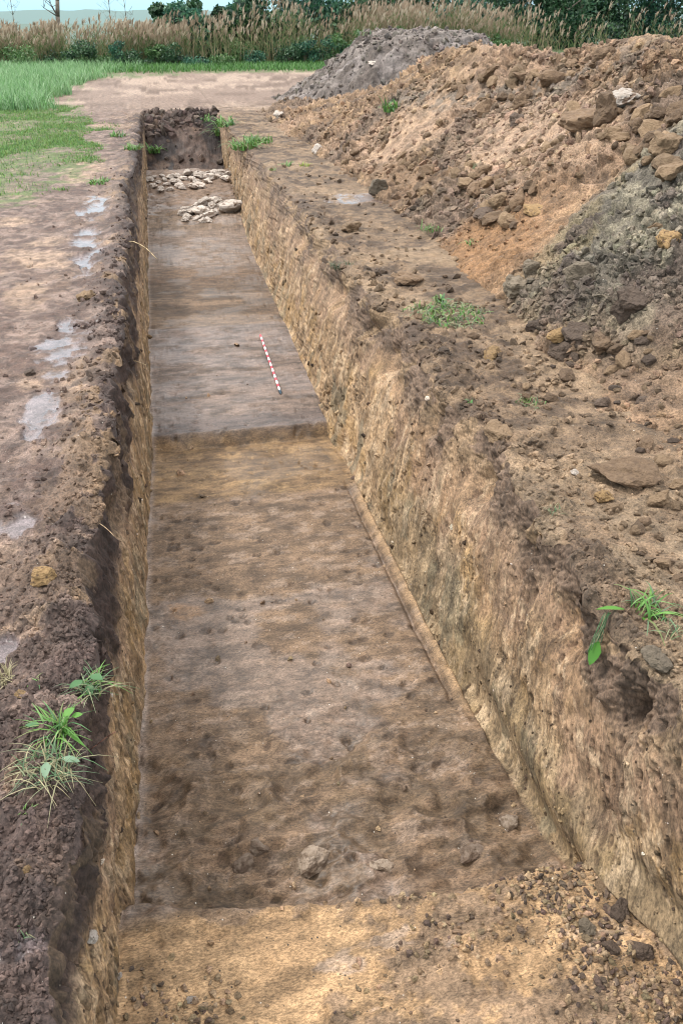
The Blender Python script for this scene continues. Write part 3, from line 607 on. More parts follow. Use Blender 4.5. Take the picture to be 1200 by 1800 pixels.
# distinct stones and clods on the banks and heap: px,py,width px,material,flat,long,name,label
lst=[(668,330,34,M_clodgrey,.9,1.2,'earth_clod','grey lumpy clod alone at the foot of the heap beside a wet patch'),
(1096,176,46,M_limestone,.6,1.5,'stone','white topped stone high on the brown heap'),
(1066,205,46,M_clodbrown,.9,1.0,'earth_clod','large square brown clod just below the white stone on the heap'),
(938,372,44,M_tanrock,.6,2.2,'stone','long upright ochre stone in the middle of the heap slope'),
(858,372,58,M_cloddark,.45,2.2,'earth_clod','long dark slab of earth leaning low on the heap slope'),
(910,215,30,M_cloddark,.8,1.4,'earth_clod','dark clod in the grey vein of the heap'),
(1040,225,70,M_clodbrown,.8,1.6,'earth_clod','big overhanging brown clod block on the right of the heap'),
(1165,262,42,M_clodtan,.8,1.1,'earth_clod','rounded tan boulder of clay at the right edge high on the heap'),
(1150,405,20,M_clodtan,.8,1.2,'earth_clod','rounded orange clod on the right side of the grey clay dump'),
(1172,425,34,M_tanrock,.8,1.2,'stone','orange brown boulder at the right edge on the grey clay dump'),
(985,592,38,M_tanrock,.7,1.5,'stone','pale yellow stone wedge at the foot of the grey clay dump'),
(1062,612,46,M_clodbrown,.8,1.3,'earth_clod','angular brown boulder right of the yellow stone wedge'),
(985,622,44,M_cloddark,.8,1.2,'earth_clod','dark blue grey clod just below the yellow stone wedge'),
(1010,592,50,M_cloddark,.8,1.2,'earth_clod','dark grey clod directly right of the yellow stone wedge'),
(936,580,38,M_cloddark,.9,1.1,'earth_clod','dark rounded clod left of the yellow stone wedge'),
(1100,540,62,M_cloddark,.9,1.1,'earth_clod','large purple grey clod block below the grey clay dump'),
(1018,490,50,M_clodgrey,.9,1.2,'earth_clod','grey brown clod on the lower edge of the grey clay dump'),
(932,478,34,M_clodgrey,.9,1.0,'earth_clod','blue grey clod on the left edge of the grey clay dump'),
(905,510,60,M_clodgrey,.8,1.3,'earth_clod','wide crumbly grey clod at the left tip of the clay dump'),
(1098,838,78,M_clodbrown,.5,1.5,'earth_clod','big flat brown clod alone on the right bank of the trench'),
(1160,880,34,M_clodtan,.7,1.2,'earth_clod','tan clod right of and below the big flat clod'),
(1060,878,30,M_tanrock,.7,1.3,'stone','small tan stone below the big flat clod'),
(1007,832,13,M_limestone,.7,1.2,'stone','small white stone left of the big flat clod on the right bank'),
(620,405,34,M_clodtan,.6,1.4,'earth_clod','flat tan clod on the right bank beside the wet patch'),
(862,626,36,M_tanrock,.5,1.5,'stone','flat tan stone on the right bank below the cut grass'),
(722,495,50,M_clodbrown,.6,1.5,'earth_clod','flat brown clod at the left tip of the brown soil fan'),
(490,203,14,M_limestone,.7,1.4,'stone','white stone left on the foot of the heap near the trench end'),
(556,265,18,M_limestone,.7,1.3,'stone','pale stone at the heap foot right of the grass tufts'),
(655,112,12,M_limestone,.6,1.4,'stone','tiny white stone on top of the far grey mound'),
(75,1018,40,M_tanrock,.7,1.3,'stone','sand coloured stone on the left bank'),
(38,1222,22,M_tanrock,.5,1.8,'stone','flat orange stone in the dark soil above the leafy grass tuft'),
(48,1532,13,M_tanrock,.9,1.0,'stone','round yellowish pebble in the dark soil of the left bank'),
(52,658,20,M_cloddark,.7,1.3,'earth_clod','dark clod in the puddle on the left bank'),
(155,525,26,M_clodtan,.8,1.2,'earth_clod','tan clod on the left trench edge beside the puddle'),
(160,1648,22,M_limestone,.8,1.2,'stone','pale stone set in the left trench wall near the camera'),
(337,1760,12,M_limestone,.8,1.1,'stone','small white stone on the pale near ledge'),
(210,1716,9,M_limestone,.8,1.1,'stone','small white chip at the foot of the left wall near the camera'),
(1086,1602,34,M_cloddark,.9,1.0,'earth_clod','biggest dark clod by the foot of the right wall on the near ledge'),
(1030,1636,28,M_clodgrey,.9,1.0,'earth_clod','grey clod left of the biggest dark clod on the near ledge'),
(1073,1667,26,M_cloddark,.9,1.0,'earth_clod','dark clod left in the pair below the biggest dark clod'),
(1124,1675,34,M_cloddark,.8,1.2,'earth_clod','dark clod right in the pair below the biggest dark clod'),
(1058,1560,26,M_clodtan,.5,1.5,'earth_clod','flat pale clod topping the rubble against the right wall'),
(1155,1165,50,M_clodgrey,.8,1.2,'earth_clod','grey clod bulging from the right trench edge under the broad bladed grass'),
(875,765,44,M_clodtan,.7,1.5,'earth_clod','sandy block jutting over the middle of the right trench edge')]
for i,(x,y,px,m,fl_,lo,nm,lab) in enumerate(lst):
    l,n=at(x,y); d=(l-Vector((0,0,CAMZ))).length
    rock(nm,l,px*d/F_PX*(.86 if m in (M_cloddark,M_clodgrey) else 1.0)/((lo+1)/2),m,300+i,lab,'stone' if nm=='stone' else 'earth clod',flat=fl_,long=lo,sink=.3,rough=.2,tilt=(n*.6+Vector((0,0,1))*.6).normalized(),sub=4,rot=R.uniform(-.5,.5))
# anonymous countable clods on the heap face, largest ones first
cnt=0
def scatter_clods(n,fn,mats,lab,grp,smin,smax,seed0):
    global cnt
    for i in range(n):
        px,py=fn(); l,nn=at(px,py); d=(l-Vector((0,0,CAMZ))).length
        if l.z<-.3: continue
        s=smin+(smax-smin)*R.random()**2.2; m=R.choice(mats)
        rock('earth_clod',l,s,m,seed0+R.randrange(7),lab,'earth clod',grp,flat=.75,long=1.35,sink=R.uniform(.15,.45),rough=.18,tilt=(nn*.7+Vector((R.uniform(-.3,.3),R.uniform(-.3,.3),.6))).normalized(),smooth=False); cnt+=1
def tri(ax,ay,bx,by,cx,cy):
    def f():
        u,v=R.random(),R.random()
        if u+v>1: u,v=1-u,1-v
        return ax+u*(bx-ax)+v*(cx-ax), ay+u*(by-ay)+v*(cy-ay)
    return f
LB='brown or tan earth clod among many on the face of the brown heap'; GB='earth clods on the face of the brown heap'
scatter_clods(70,tri(980,200,1200,150,1200,330),[M_clodbrown,M_clodtan,M_clodbrown,M_clodtan],LB,GB,.06,.24,400)
scatter_clods(55,tri(720,330,1000,230,900,410),[M_clodbrown,M_clodtan,M_clodbrown],LB,GB,.07,.22,400)
scatter_clods(45,tri(760,130,1120,80,860,220),[M_clodbrown,M_clodtan,M_clodbrown],LB,GB,.08,.28,400)
scatter_clods(35,tri(540,270,800,200,740,340),[M_clodbrown,M_clodtan,M_clodbrown],LB,GB,.07,.18,400)
LR='brown earth clod lying on the right bank between trench edge and heap'; GR='earth clods on the right bank'
scatter_clods(34,tri(960,640,1200,560,1200,900),[M_clodbrown,M_clodtan,M_cloddark],LR,GR,.04,.13,410)
scatter_clods(16,tri(700,560,1000,620,1000,760),[M_clodbrown,M_clodtan],LR,GR,.03,.09,410)
scatter_clods(24,tri(1010,880,1200,860,1200,1040),[M_clodbrown,M_clodtan],LR,GR,.03,.08,410)
print('rocks',cnt,time.time()-T0)
# ---- crumbs: uncountable small lumps, one stuff object per area
def crumbs(name,pts,nors,sizes,cols,mat,label,sub=1,kinds=8,flat=.75):
    n=len(pts); Vs=[];Fs=[];Cs=[];off=0
    kind=NR.randint(0,kinds,n)
    for k in range(kinds):
        idx=np.where(kind==k)[0]
        if not len(idx): continue
        V,Fc=rock_shape(900+k,sub,6,.2,flat,1.2+.12*(k%4))
        m=len(idx); q=NR.normal(size=(m,4)); q/=np.linalg.norm(q,axis=1)[:,None]
        w,x,y,z=q.T
        Rm=np.stack([1-2*(y*y+z*z),2*(x*y-z*w),2*(x*z+y*w),2*(x*y+z*w),1-2*(x*x+z*z),2*(y*z-x*w),2*(x*z-y*w),2*(y*z+x*w),1-2*(x*x+y*y)],-1).reshape(m,3,3)
        VV=np.einsum('mij,vj->mvi',Rm,V)*(sizes[idx]*.5)[:,None,None]+(pts[idx]+nors[idx]*(sizes[idx]*.12)[:,None])[:,None,:]
        Vs.append(VV.reshape(-1,3)); Fs.append((Fc[None]+(np.arange(m)*len(V))[:,None,None]).reshape(-1,3)+off); off+=m*len(V)
        Cs.append(np.repeat(cols[idx],len(V),0))
    o=mesh_np(name,np.concatenate(Vs),np.concatenate(Fs),mat,np.concatenate(Cs),smooth=False); tag(o,label,'loose earth',kind='stuff'); return o
def colvar(base,n,amt=.25): return np.array(base,np.float32)[None]*(1+amt*(NR.rand(n,1)*2-1))*(1+.06*(NR.rand(n,3)*2-1))
# heap crumbs
hp=HP.reshape(-1,3); hx,hy=hp[:,0],hp[:,1]
vis=(hp[:,2]>-.02)&(hx<6.8)&(hx<.66*hy+1.2)
FANW=np.exp(-(((hx-3.55)/.8)**2+((hy-9.5)/1.2)**2))
dens=ss(.38,.6,fbm(hx*1.2,hy*1.2,0*hx,3,171))+.12
wgt=vis*dens/(np.maximum(hy,3)**1.2); NHC=26000; idx=NR.choice(len(hp),NHC,p=wgt/wgt.sum())
sz=(.010+.085*NR.rand(NHC)**4.4)*np.clip(hy[idx]/8,.5,1.3)*np.where(FANW[idx]>.3,.45,1)
isg=np.exp(-(((hx[idx]-4.55)/1.1)**2+((hy[idx]-7.05)/1.2)**2)**2)>.5
cc=list(HC.values())[0][idx]*(1+.4*(NR.rand(NHC,1)-.45))*(1+.08*(NR.rand(NHC,3)-.5))
crumbs('loose_earth',hp[idx],np.tile([0,0,1.],(NHC,1)),sz,cc,M_heap,'loose crumbs and small lumps of earth strewn over the brown heap')
# lips and bank crumbs
gp=P2.reshape(-1,3); gc=col.reshape(-1,3); zr=np.repeat(zone[None,:],NRW,0).ravel(); pl=pud.ravel(); el=edgeL.ravel(); er=edgeR.ravel()
w=((zr==0)&(gp[:,1]<18))*(el*1.2+.10+.9*(1-ss(2.4,5,gp[:,1])))*(1-pl)/np.maximum(gp[:,1],2)**.4*(gp[:,0]>-.5-.2*gp[:,1])
idx=NR.choice(len(gp),9000,p=w/w.sum()); sz=(.006+.034*NR.rand(9000)**3)*np.clip(gp[idx,1]/5,.7,1.6)
crumbs('loose_earth',gp[idx],np.tile([0,0,1.],(9000,1)),sz,gc[idx]*(1.08+.5*(NR.rand(9000,1)-.45)),M_ground,'dark crumbs of topsoil along the left bank of the trench')
w=((zr==4)&(gp[:,1]<18)&(gp[:,0]<3.7))*(er*.5+.25*roughR.ravel()+.15)*(1-pl)/np.maximum(gp[:,1],2)**.3
idx=NR.choice(len(gp),9000,p=w/w.sum()); sz=(.006+.05*NR.rand(9000)**3.4)*np.clip(gp[idx,1]/5,.7,1.6)
crumbs('loose_earth',gp[idx],np.tile([0,0,1.],(9000,1)),sz,gc[idx]*(1+.6*(NR.rand(9000,1)-.45)),M_ground,'brown crumbs of earth strewn on the right bank of the trench')
# rubble on the near ledge and thin crumbs on the floor
fx,fy=gp[:,0],gp[:,1]
rb=np.exp(-((fx-1.45-.25*(2.3-fy))/.22)**2)*(fy<2.45)*(fy>1.3)+.35*np.exp(-((fx-.55)/.16)**2-((fy-2.02)/.10)**2)*1+.6*np.exp(-((fx+.25)/.2)**2-((fy-2.05)/.12)**2)+.9*np.exp(-((fx-.78)/.10)**2-((fy-2.40)/.035)**2)+.6*np.exp(-((fx-.95)/.2)**2-((fy-2.15)/.09)**2)
w=(zr==2)*(rb+.012*(fy<26)/np.maximum(fy,2)); idx=NR.choice(len(gp),5200,p=w/w.sum()); sz=(.003+.042*NR.rand(5200)**5)*np.clip(gp[idx,1]/4,.8,2)
rc=colvar(lin(156,132,104),5200,.4); q_=(NR.rand(5200)<.35); q_=q_&((fx[idx]>1.15)|(NR.rand(5200)<.3)); rc[q_]=colvar(lin(104,86,74),q_.sum(),.4)
crumbs('loose_earth',gp[idx],np.tile([0,0,1.],(5200,1)),sz,rc,M_floor,'small lumps of rubble fallen on the near ledge and trench floor')
w=((zr==3)*1.0+(zr==1)*.8)*(fy<24)*(gp[:,2]<-.06)/np.maximum(fy,2)**.5; NCH=2600; idx=NR.choice(len(gp),NCH,p=w/w.sum()); sz=(.004+.03*NR.rand(NCH)**4)*np.clip(gp[idx,1]/4,.8,2.2)
rc=gc[idx]*(1+.5*(NR.rand(NCH,1)-.5)); q_=NR.rand(NCH)<.06; rc[q_]=colvar(lin(214,200,182,.7),q_.sum(),.2); q_=NR.rand(NCH)<.2; rc[q_]=colvar(lin(84,66,50),q_.sum(),.3)
crumbs('loose_earth',gp[idx],np.tile([-.0,0,0.1],(NCH,1)),sz,rc,M_floor,'small chips and crumbs sticking to the cut trench walls')
# end of trench clods
w=(zr==2)*(gp[:,1]>25.8)*(gp[:,1]<29); w=w*(.04+ss(27.3,28.3,gp[:,1]-.25*(gp[:,0]-.5))*(gp[:,1]<28.7)); idx=NR.choice(len(gp),420,p=w/w.sum()); sz=.03+.22*NR.rand(420)**3
crumbs('loose_earth',gp[idx],np.tile([0,-.5,.3],(420,1)),sz,colvar(lin(104,88,80),420,.4),M_heap,'dark broken clods of earth on the sloping end of the trench')
# grey mound lumps
g3=GP.reshape(-1,3); w=(g3[:,2]>0)*1.0; idx=NR.choice(len(g3),3500,p=w/w.sum()); sz=.03+.15*NR.rand(3500)**3.6
crumbs('loose_earth',g3[idx],np.tile([0,0,1.],(3500,1)),sz,colvar(lin(128,118,110),3500,.3),M_heap,'grey lumps of clay strewn over the far grey mound')
print('crumbs',time.time()-T0)
# ================================================================= RANGING POLE
def tube(p0,p1,r0,r1,n=14):
    p0=np.array(p0,float);p1=np.array(p1,float); d=p1-p0; d/=np.linalg.norm(d); a=np.cross(d,[0,0,1.]); 
    if np.linalg.norm(a)<1e-3: a=np.array([1.,0,0])
    a/=np.linalg.norm(a); b=np.cross(d,a); t=np.linspace(0,2*np.pi,n,endpoint=False)
    ring=lambda p,r: p+r*(np.cos(t)[:,None]*a+np.sin(t)[:,None]*b)
    V=np.concatenate([ring(p0,r0),ring(p1,r1),[p0],[p1]]); F=[]
    for i in range(n):
        j=(i+1)%n; F+=[(i,j,n+j),(i,n+j,n+i),(j,i,2*n),(n+i,n+j,2*n+1)]
    return V,np.array(F)
def join(parts):
    Vs=[];Fs=[];o=0
    for V,F in parts: Vs.append(V);Fs.append(F+o);o+=len(V)
    return np.concatenate(Vs),np.concatenate(Fs)
def paint(name,c,rough=.45):
    m,t,b=new_mat(name); l=t.links.new; co=N('ShaderNodeTexCoord',t); n=N('ShaderNodeTexNoise',t); n.inputs['Scale'].default_value=30; n.inputs['Detail'].default_value=5; l(co.outputs['Object'],n.inputs['Vector'])
    r=N('ShaderNodeMapRange',t); r.inputs[1].default_value=.55; r.inputs[2].default_value=.75; l(n.outputs[0],r.inputs[0]); cm=N('ShaderNodeMix',t,data_type='RGBA'); l(r.outputs[0],cm.inputs[0])
    cm.inputs[6].default_value=(*c,1); cm.inputs[7].default_value=(c[0]*.6,c[1]*.55,c[2]*.5,1); l(cm.outputs[2],b.inputs['Base Color']); b.inputs['Roughness'].default_value=rough; return m
MW=paint('white_paint',(.85,.83,.82)); MR=paint('red_paint',(.62,.06,.09)); MK=paint('dark_metal',(.02,.05,.08),.35)
A,_=at(458,592); B_,_=at(492,690); A=A+Vector((0,0,.02)); B_=B_+Vector((0,0,.022)); dv_=(B_-A)
pole=empty('ranging_pole',A); pole.rotation_euler=dv_.to_track_quat('X','Z').to_euler(); Lp=dv_.length
tag(pole,'red and white banded ranging pole lying on the grey trench floor','ranging pole')
n=20; sl_=Lp/n
white=[];red=[]
for i in range(n):
    (red if i%2==0 else white).append(tube((i*sl_,0,0),((i+1)*sl_,0,0),.0135,.0135))
for nm,pp,m in (('white_band',white,MW),('red_band',red,MR)):
    for k,(V,F) in enumerate(pp): mesh_np(nm,V,F,m,parent=pole,smooth=False)
V,F=join([tube((Lp,0,0),(Lp+.05,0,0),.017,.017),tube((Lp+.05,0,0),(Lp+.10,0,0),.015,.004)]); mesh_np('metal_shoe',V,F,MK,parent=pole,smooth=False)
# ================================================================= GRASS AND WEEDS
def blades(n,rad_,h0,h1,w,cols,lean=.8,seg=4,droop=.6,rng=None,base=None,fan=1.0):
    """n curved blades; returns V,F(quads),C in local coordinates"""
    r=rng or NR
    th=r.rand(n)*2*np.pi; rr=rad_*np.sqrt(r.rand(n)); bx=rr*np.cos(th); by=rr*np.sin(th)
    if base is not None: bx,by=base[:,0],base[:,1]
    bz=base[:,2] if base is not None else np.zeros(n)
    a=r.rand(n)*2*np.pi; h=h0+(h1-h0)*r.rand(n); ln=lean*(.2+.8*r.rand(n)); w_=w*(.6+.8*r.rand(n))
    V=np.zeros((n,(seg+1)*2,3)); t=np.linspace(0,1,seg+1)
    px,py=-np.sin(a),np.cos(a)
    for k,tt in enumerate(t):
        out=ln*h*(tt**1.6); up=h*(tt-droop*ln*tt**2.4*.7)
        ww=w_*(1-tt**2)*.5+.0004
        cx=bx+np.cos(a)*out; cy=by+np.sin(a)*out; cz=bz+up
        V[:,2*k,0]=cx-px*ww; V[:,2*k,1]=cy-py*ww; V[:,2*k,2]=cz
        V[:,2*k+1,0]=cx+px*ww; V[:,2*k+1,1]=cy+py*ww; V[:,2*k+1,2]=cz
    f=np.array([[2*k,2*k+1,2*k+3,2*k+2] for k in range(seg)]); F=(f[None]+(np.arange(n)*(seg+1)*2)[:,None,None]).reshape(-1,4)
    ca=np.array(cols,np.float32); C=ca[r.randint(0,len(ca),n)]*(1+.35*(r.rand(n,1)-.5)); C=np.repeat(C,(seg+1)*2,0)
    return V.reshape(-1,3),F,C
GG=[lin(128,186,84,.5),lin(104,164,70,.5),lin(150,200,116,.5),lin(96,146,88,.5),lin(150,165,100,.5)]; GD=[lin(120,150,110,.5),lin(160,170,130,.55),lin(96,140,90,.5),lin(175,170,130,.5)]; GS=[lin(200,190,150,.6),lin(170,160,120,.6)]
def broad_leaf(loc,dirv,Ln,Wd,c):
    d=Vector(dirv).normalized(); s=d.cross(Vector((0,0,1))); s=s.normalized() if s.length>.01 else Vector((1,0,0)); u=s.cross(d)
    V=[];F=[]; ts=[0,.15,.35,.6,.85,1]; ws=[.1,.55,1,.9,.5,.05]
    for t_,w_ in zip(ts,ws):
        p=Vector(loc)+d*Ln*t_-Vector((0,0,1))*Ln*.25*t_*t_
        for q in (-1,0,1): V.append(p+s*Wd*.5*w_*q+u*(.1*Wd if q else 0))
    for k in range(5):
        for q in (0,1): a=3*k+q; F.append((a,a+1,a+4,a+3))
    return np.array([v[:] for v in V]),np.array(F),np.tile(np.array(c,np.float32),(len(V),1))
def tuft(x,y,spread_px,n,h,w,cols,label,cat='grass tuft',lean=1.0,leaves=(),group=None,name='grass_tuft',droop=.9,squash=None):
    l,nn=at(x,y); d=(l-Vector((0,0,CAMZ))).length; k=d/F_PX
    rng=np.random.RandomState(int(x*7+y)); V,F,C=blades(n,spread_px*k*.5,h*.5*k,h*k,w*k,cols,lean=lean,rng=rng,droop=droop)
    if squash: V=V*np.array([1,1,squash])
    Vs=[V];Fs=[F];Cs=[C];o=len(V)
    for (dx,dy,Ll,Ww,cl,dr) in leaves:
        v,f,c=broad_leaf((dx*k,0,.02+dy*k),dr,Ll*k,Ww*k,cl); Vs.append(v);Fs.append(f+o);Cs.append(c);o+=len(v)
    V=np.concatenate(Vs)
    # follow the lie of the ground under the tuft
    ob=mesh_np(name,V,np.concatenate(Fs),M_grass,np.concatenate(Cs),loc=l-Vector((0,0,.01)));
    return tag(ob,label,cat,group)
g1=lin(112,178,66,.5); g2=lin(92,146,88,.5)
tuft(158,1215,44,70,62,2.2,GD+GG[:1],'grey green weed tuft hanging over the left trench edge, topmost of three',lean=1.5,leaves=[(-8,20,26,16,g2,(-.6,-.5,.2)),(6,28,28,16,g2,(.5,-.4,.2)),(0,10,24,14,g2,(.2,-1,0))],cat='weed tuft',name='weed_tuft')
tuft(103,1290,34,80,72,3.0,GG,'bright green leafy grass tuft at the left trench edge, middle of three',lean=1.4,leaves=[(14,30,24,16,g1,(.5,.4,.3)),(26,28,18,13,g1,(.8,.1,.2)),(-26,18,24,12,g2,(-.8,.2,.2)),(8,4,46,7,g1,(.8,-.7,-.1))])
tuft(85,1352,84,130,58,1.8,GD+GS,'pale dry uprooted grass tuft at the left trench edge, lowest of three',lean=1.8,leaves=[(0,10,30,16,lin(150,185,150,.5),(0,-1,.1)),(24,14,30,14,lin(150,185,150,.5),(1,-.3,.1))])
tuft(1140,1075,60,50,60,3.6,GG+[GD[0]],'broad bladed green grass tuft on the right bank near the camera',lean=1.5,leaves=[(-44,6,62,11,g1,(-1,-.1,.5)),(-10,-8,40,14,g1,(-.2,-1,.3)),(12,-14,46,14,g1,(.6,-.8,.2)),(-30,-12,20,22,lin(150,205,120,.5),(-.6,-.6,.2))])
tuft(1180,1110,40,40,34,1.6,GS+GD,'dry straw wisps beside the broad bladed grass tuft',lean=1.6)
def hanging(x,y,label):
    l,nn=at(x,y); k=(l-Vector((0,0,CAMZ))).length/F_PX; Vs=[];Fs=[];Cs=[];o=0; rng=np.random.RandomState(5)
    for i in range(10):
        p=np.array([rng.uniform(-.6,.6)*10*k-4*k,rng.uniform(-.3,.3)*6*k-6*k,14*k]); pts=[p]; dx=rng.uniform(-.6,.4)
        for s in range(5): pts.append(pts[-1]+np.array([dx*6*k-4*k,-3*k+dx*3*k,-(9+rng.rand()*9)*k*(1 if s else .2)]))
        V,F=join([tube(pts[j],pts[j+1],1.0*k,.8*k,5) for j in range(5)]); Vs.append(V);Fs.append(np.concatenate([F,F[:,2:3]],1)+o);o+=len(V); Cs.append(np.tile(np.array((GS+GD)[rng.randint(5)],np.float32),(len(V),1)))
    # leaf
    q_,_n=at(1060,1128); q_=q_-l; q_=q_+Vector((-.04,-.03,.03)); v,f,c=broad_leaf(q_,(-.45,-.25,-1),36*k,22*k,lin(100,170,62,.5)); Vs.append(v);Fs.append(f+o);Cs.append(c)
    F=[]
    ob=mesh_np('hanging_weed',np.concatenate(Vs),np.concatenate(Fs),M_grass,np.concatenate(Cs),loc=l); tag(ob,label,'weed')
hanging(1066,1085,'wilted weed with one round green leaf hanging down the right trench wall')
for (x,y,sp,n_,h,w,cl,lab) in [(785,556,150,170,22,2.2,GD+GG[:2]+GS[:1],'strewn patch of cut grass lying on the right bank above the trench edge'),
 (772,530,14,14,26,6,GG,'small dark green leafy plant standing in the cut grass on the right bank'),
 (762,405,44,46,24,1.8,GG+GD,'pale green grass tuft on the right bank beside the flat clod'),
 (832,428,26,20,16,2.2,GG,'flat green grass tuft at the top of the brown soil fan'),
 (688,196,26,44,34,2.4,GG,'bright green grass tuft growing on the slope of the brown heap'),
 (930,708,54,46,20,1.6,GG[:2]+GD,'thin grass wisps on the right bank in front of the brown clods'),
 (972,900,26,22,22,1.4,GD,'small grey green weed on the right trench edge above the near notch'),
 (829,706,12,10,14,3,GG,'tiny green sprig on the right trench edge'),
 (430,262,40,90,34,2.2,GG,'lush grass clump over the right trench edge at the far end'),
 (455,250,50,70,24,2.0,GG,'grass clump just right of the lush far clump'),
 (400,222,34,60,30,2.2,GG,'grass clump at the far right corner of the trench'),
 (385,238,16,40,30,2.2,GG,'grass hanging into the far right corner of the trench'),
 (272,268,18,40,26,2.2,GG,'grass tuft down inside the far left corner of the trench'),
 (362,212,16,20,16,2.0,GG,'small grass tuft on top of the trench end slope'),
 (505,292,18,22,16,2.0,GG,'small bright grass tuft on the right bank past the clumps'),
 (535,292,22,20,14,1.8,[lin(190,190,70,.5),lin(160,180,80,.5)],'small yellowish grass tuft beside the small bright one'),
 (178,322,34,60,18,2.2,GG,'separate grass tuft on the left bank between field grass and trench'),
 (232,262,30,50,20,2.0,GG,'grass tuft on the left trench edge near the far end'),
 (208,240,24,34,16,2.0,GG,'sparse grass on the left bank near the far end'),
 (600,470,40,60,22,1.8,[lin(110,120,86,.5),lin(80,96,66,.5),lin(128,122,96,.5)],'dull green grass roots hanging at the middle of the right trench edge'),
 (480,300,10,10,12,1.6,GG,'sprig of grass by the far right trench edge'),
 (45,1430,20,12,18,2.0,GG,'few green blades in the dark soil below the dry grass tuft'),
 (38,1640,26,14,22,1.6,GD,'wispy weed beside the small puddle at the lower left'),
 (66,1198,18,6,20,3.0,GG,'small lone green leaf pair left of the hanging weed tuft'),
 (12,1195,30,40,46,1.4,GS,'bleached dry grass at the left picture edge beside a small puddle'),
 (640,62,20,24,14,2,GD,'weed on the left shoulder of the far grey mound'),
 (842,295,24,16,18,1.4,GD,'thin grey weed on the lower slope of the brown heap')]:
    tuft(x,y,sp,int(n_*(3.2 if sp>100 else 1)),h,w,cl,lab,lean=1.5,name='grass_tuft' if 'grass' in lab else 'weed',cat='grass tuft' if 'grass' in lab else 'weed')
# thin straw and roots along the edges
def straw(pts_px,r_px,label,name='dry_stalk',c=lin(215,195,160,.75),lift=0):
    P_=[];k=1
    for (x,y) in pts_px:
        l,nn=at(x,y); P_.append(np.array(l[:])+np.array([0,0,.012])); 
    l0=P_[0]; k=np.linalg.norm(l0-np.array([0,0,CAMZ]))/F_PX
    P_[-1]=P_[-1]*.94+l0*.06
    V,F=join([tube(P_[j]-l0,P_[j+1]-l0,r_px*k,r_px*k*.85,6) for j in range(len(P_)-1)]); 
    ob=mesh_np(name,V,F,M_grass,np.tile(np.array(c,np.float32),(len(V),1)),loc=l0); tag(ob,label,'stalk')
def arc(x0,y0,pts,label,r=1.0,c=lin(215,190,150,.75)):
    """a stalk that springs out into the air; points in photo pixels at the depth of its root"""
    l,nn=at(x0,y0); D=Vector(_F).dot(l-Vector((0,0,CAMZ))); k=D/F_PX
    Ps=[np.zeros(3)]
    for (dx,dy) in pts: Ps.append(np.array([_R[i]*dx*k-_U[i]*dy*k-_F[i]*abs(dx)*k*.3 for i in range(3)]))
    V,F=join([tube(Ps[j],Ps[j+1],r*k,r*k*.9,6) for j in range(len(Ps)-1)]); ob=mesh_np('dry_stalk',V,F,M_grass,np.tile(np.array(c,np.float32),(len(V),1)),loc=l); tag(ob,label,'stalk')
arc(222,424,[(14,2),(26,8),(38,16),(48,26),(57,36)],'pale curved root springing from the left trench edge over the far floor',r=.9)
arc(178,596,[(10,12),(16,22)],'pale straw stalk on the left trench edge beside the long puddle',r=.7)
arc(235,634,[(8,2),(16,6),(24,9)],'thin root poking from the left trench wall below the puddle',r=.6)
arc(175,920,[(10,6),(20,14),(28,22)],'thin root curving from the left trench edge by the sandy lumps',r=.7)
arc(158,1318,[(14,-10),(34,-26),(50,-36)],'reddish stem sticking out past the three grass tufts',r=.8,c=lin(170,120,100,.6))
print('tufts',time.time()-T0)
# field grass on the left, and rough grass along the reeds: nobody could count it
def gz(x,y):
    # height of the near bank there is within a few cm of zero
    return np.zeros_like(x)
def field(n,xr,yr,h0,h1,w,cols,label,mask,name='grass',seg=3,lean=.9,jit=0):
    xs_=[];ys_=[]
    while len(xs_)<n:
        x=NR.uniform(*xr,n); y=yr[0]*np.exp(NR.rand(n)*math.log(yr[1]/yr[0])); x=x*1.0
        m=mask(x,y)>NR.rand(n); m&=(x>-.205*y-.8)
        xs_.extend(x[m]);ys_.extend(y[m])
        if len(xs_)==0: break
    x=np.array(xs_[:n]);y=np.array(ys_[:n]); b=np.stack([x,y,-.02+0*x],-1)
    V,F,C=blades(len(x),0,h0,h1,w,cols,lean=lean,seg=seg,base=b,droop=.5)
    # width grows slightly with distance clumps
    o=mesh_np(name,V,F,M_grass,C); tag(o,label,'grass',kind='stuff'); return o
def gmask(x,y):
    n=fbm(x*.9,y*.9,0*x,4,181); return ss(.1,.7,np.asarray(grassmask(x,y,n)))*(.10+ss(.46,.58,fbm(x*.75,y*.55,0*x,3,182)+.10*ss(-2,-4,x)))
field(80000,(-8.5,-1.0),(13.3,34),.03,.11,.013,GG+[lin(150,190,90,.5)],'short bright green field grass on the left beside the trench',gmask)
def m2(x,y): return ss(.3,.6,fbm(x*.35,y*.3,0*x,3,183)+.15*ss(-3,-7,x))*(x+1.8*(fbm(x*.5,y*.35,0*x,4,185)-.5)*2<np.interp(y,[30,40,46,50],[-3.2,-3.6,-2.6,0]))
field(26000,(-12,0),(30,56),.18,.75,.020,[lin(120,176,100,.65),lin(150,195,136,.65),lin(104,156,98,.6),lin(170,205,156,.65)],'tall pale green weeds and grass at the far left of the field',m2)
field(30000,(-13,36),(48,59),.10,.45,.035,[lin(96,160,70,.5),lin(76,130,62,.5),lin(120,175,90,.5)],'green grass verge in front of the reeds',lambda x,y: ss(49.5+0*x,53+0*x,y+2.0*(fbm(x*.3,0*x,0*x,3,184)-.5)+.05*(20-x)*(x>10)))
print('field',time.time()-T0)
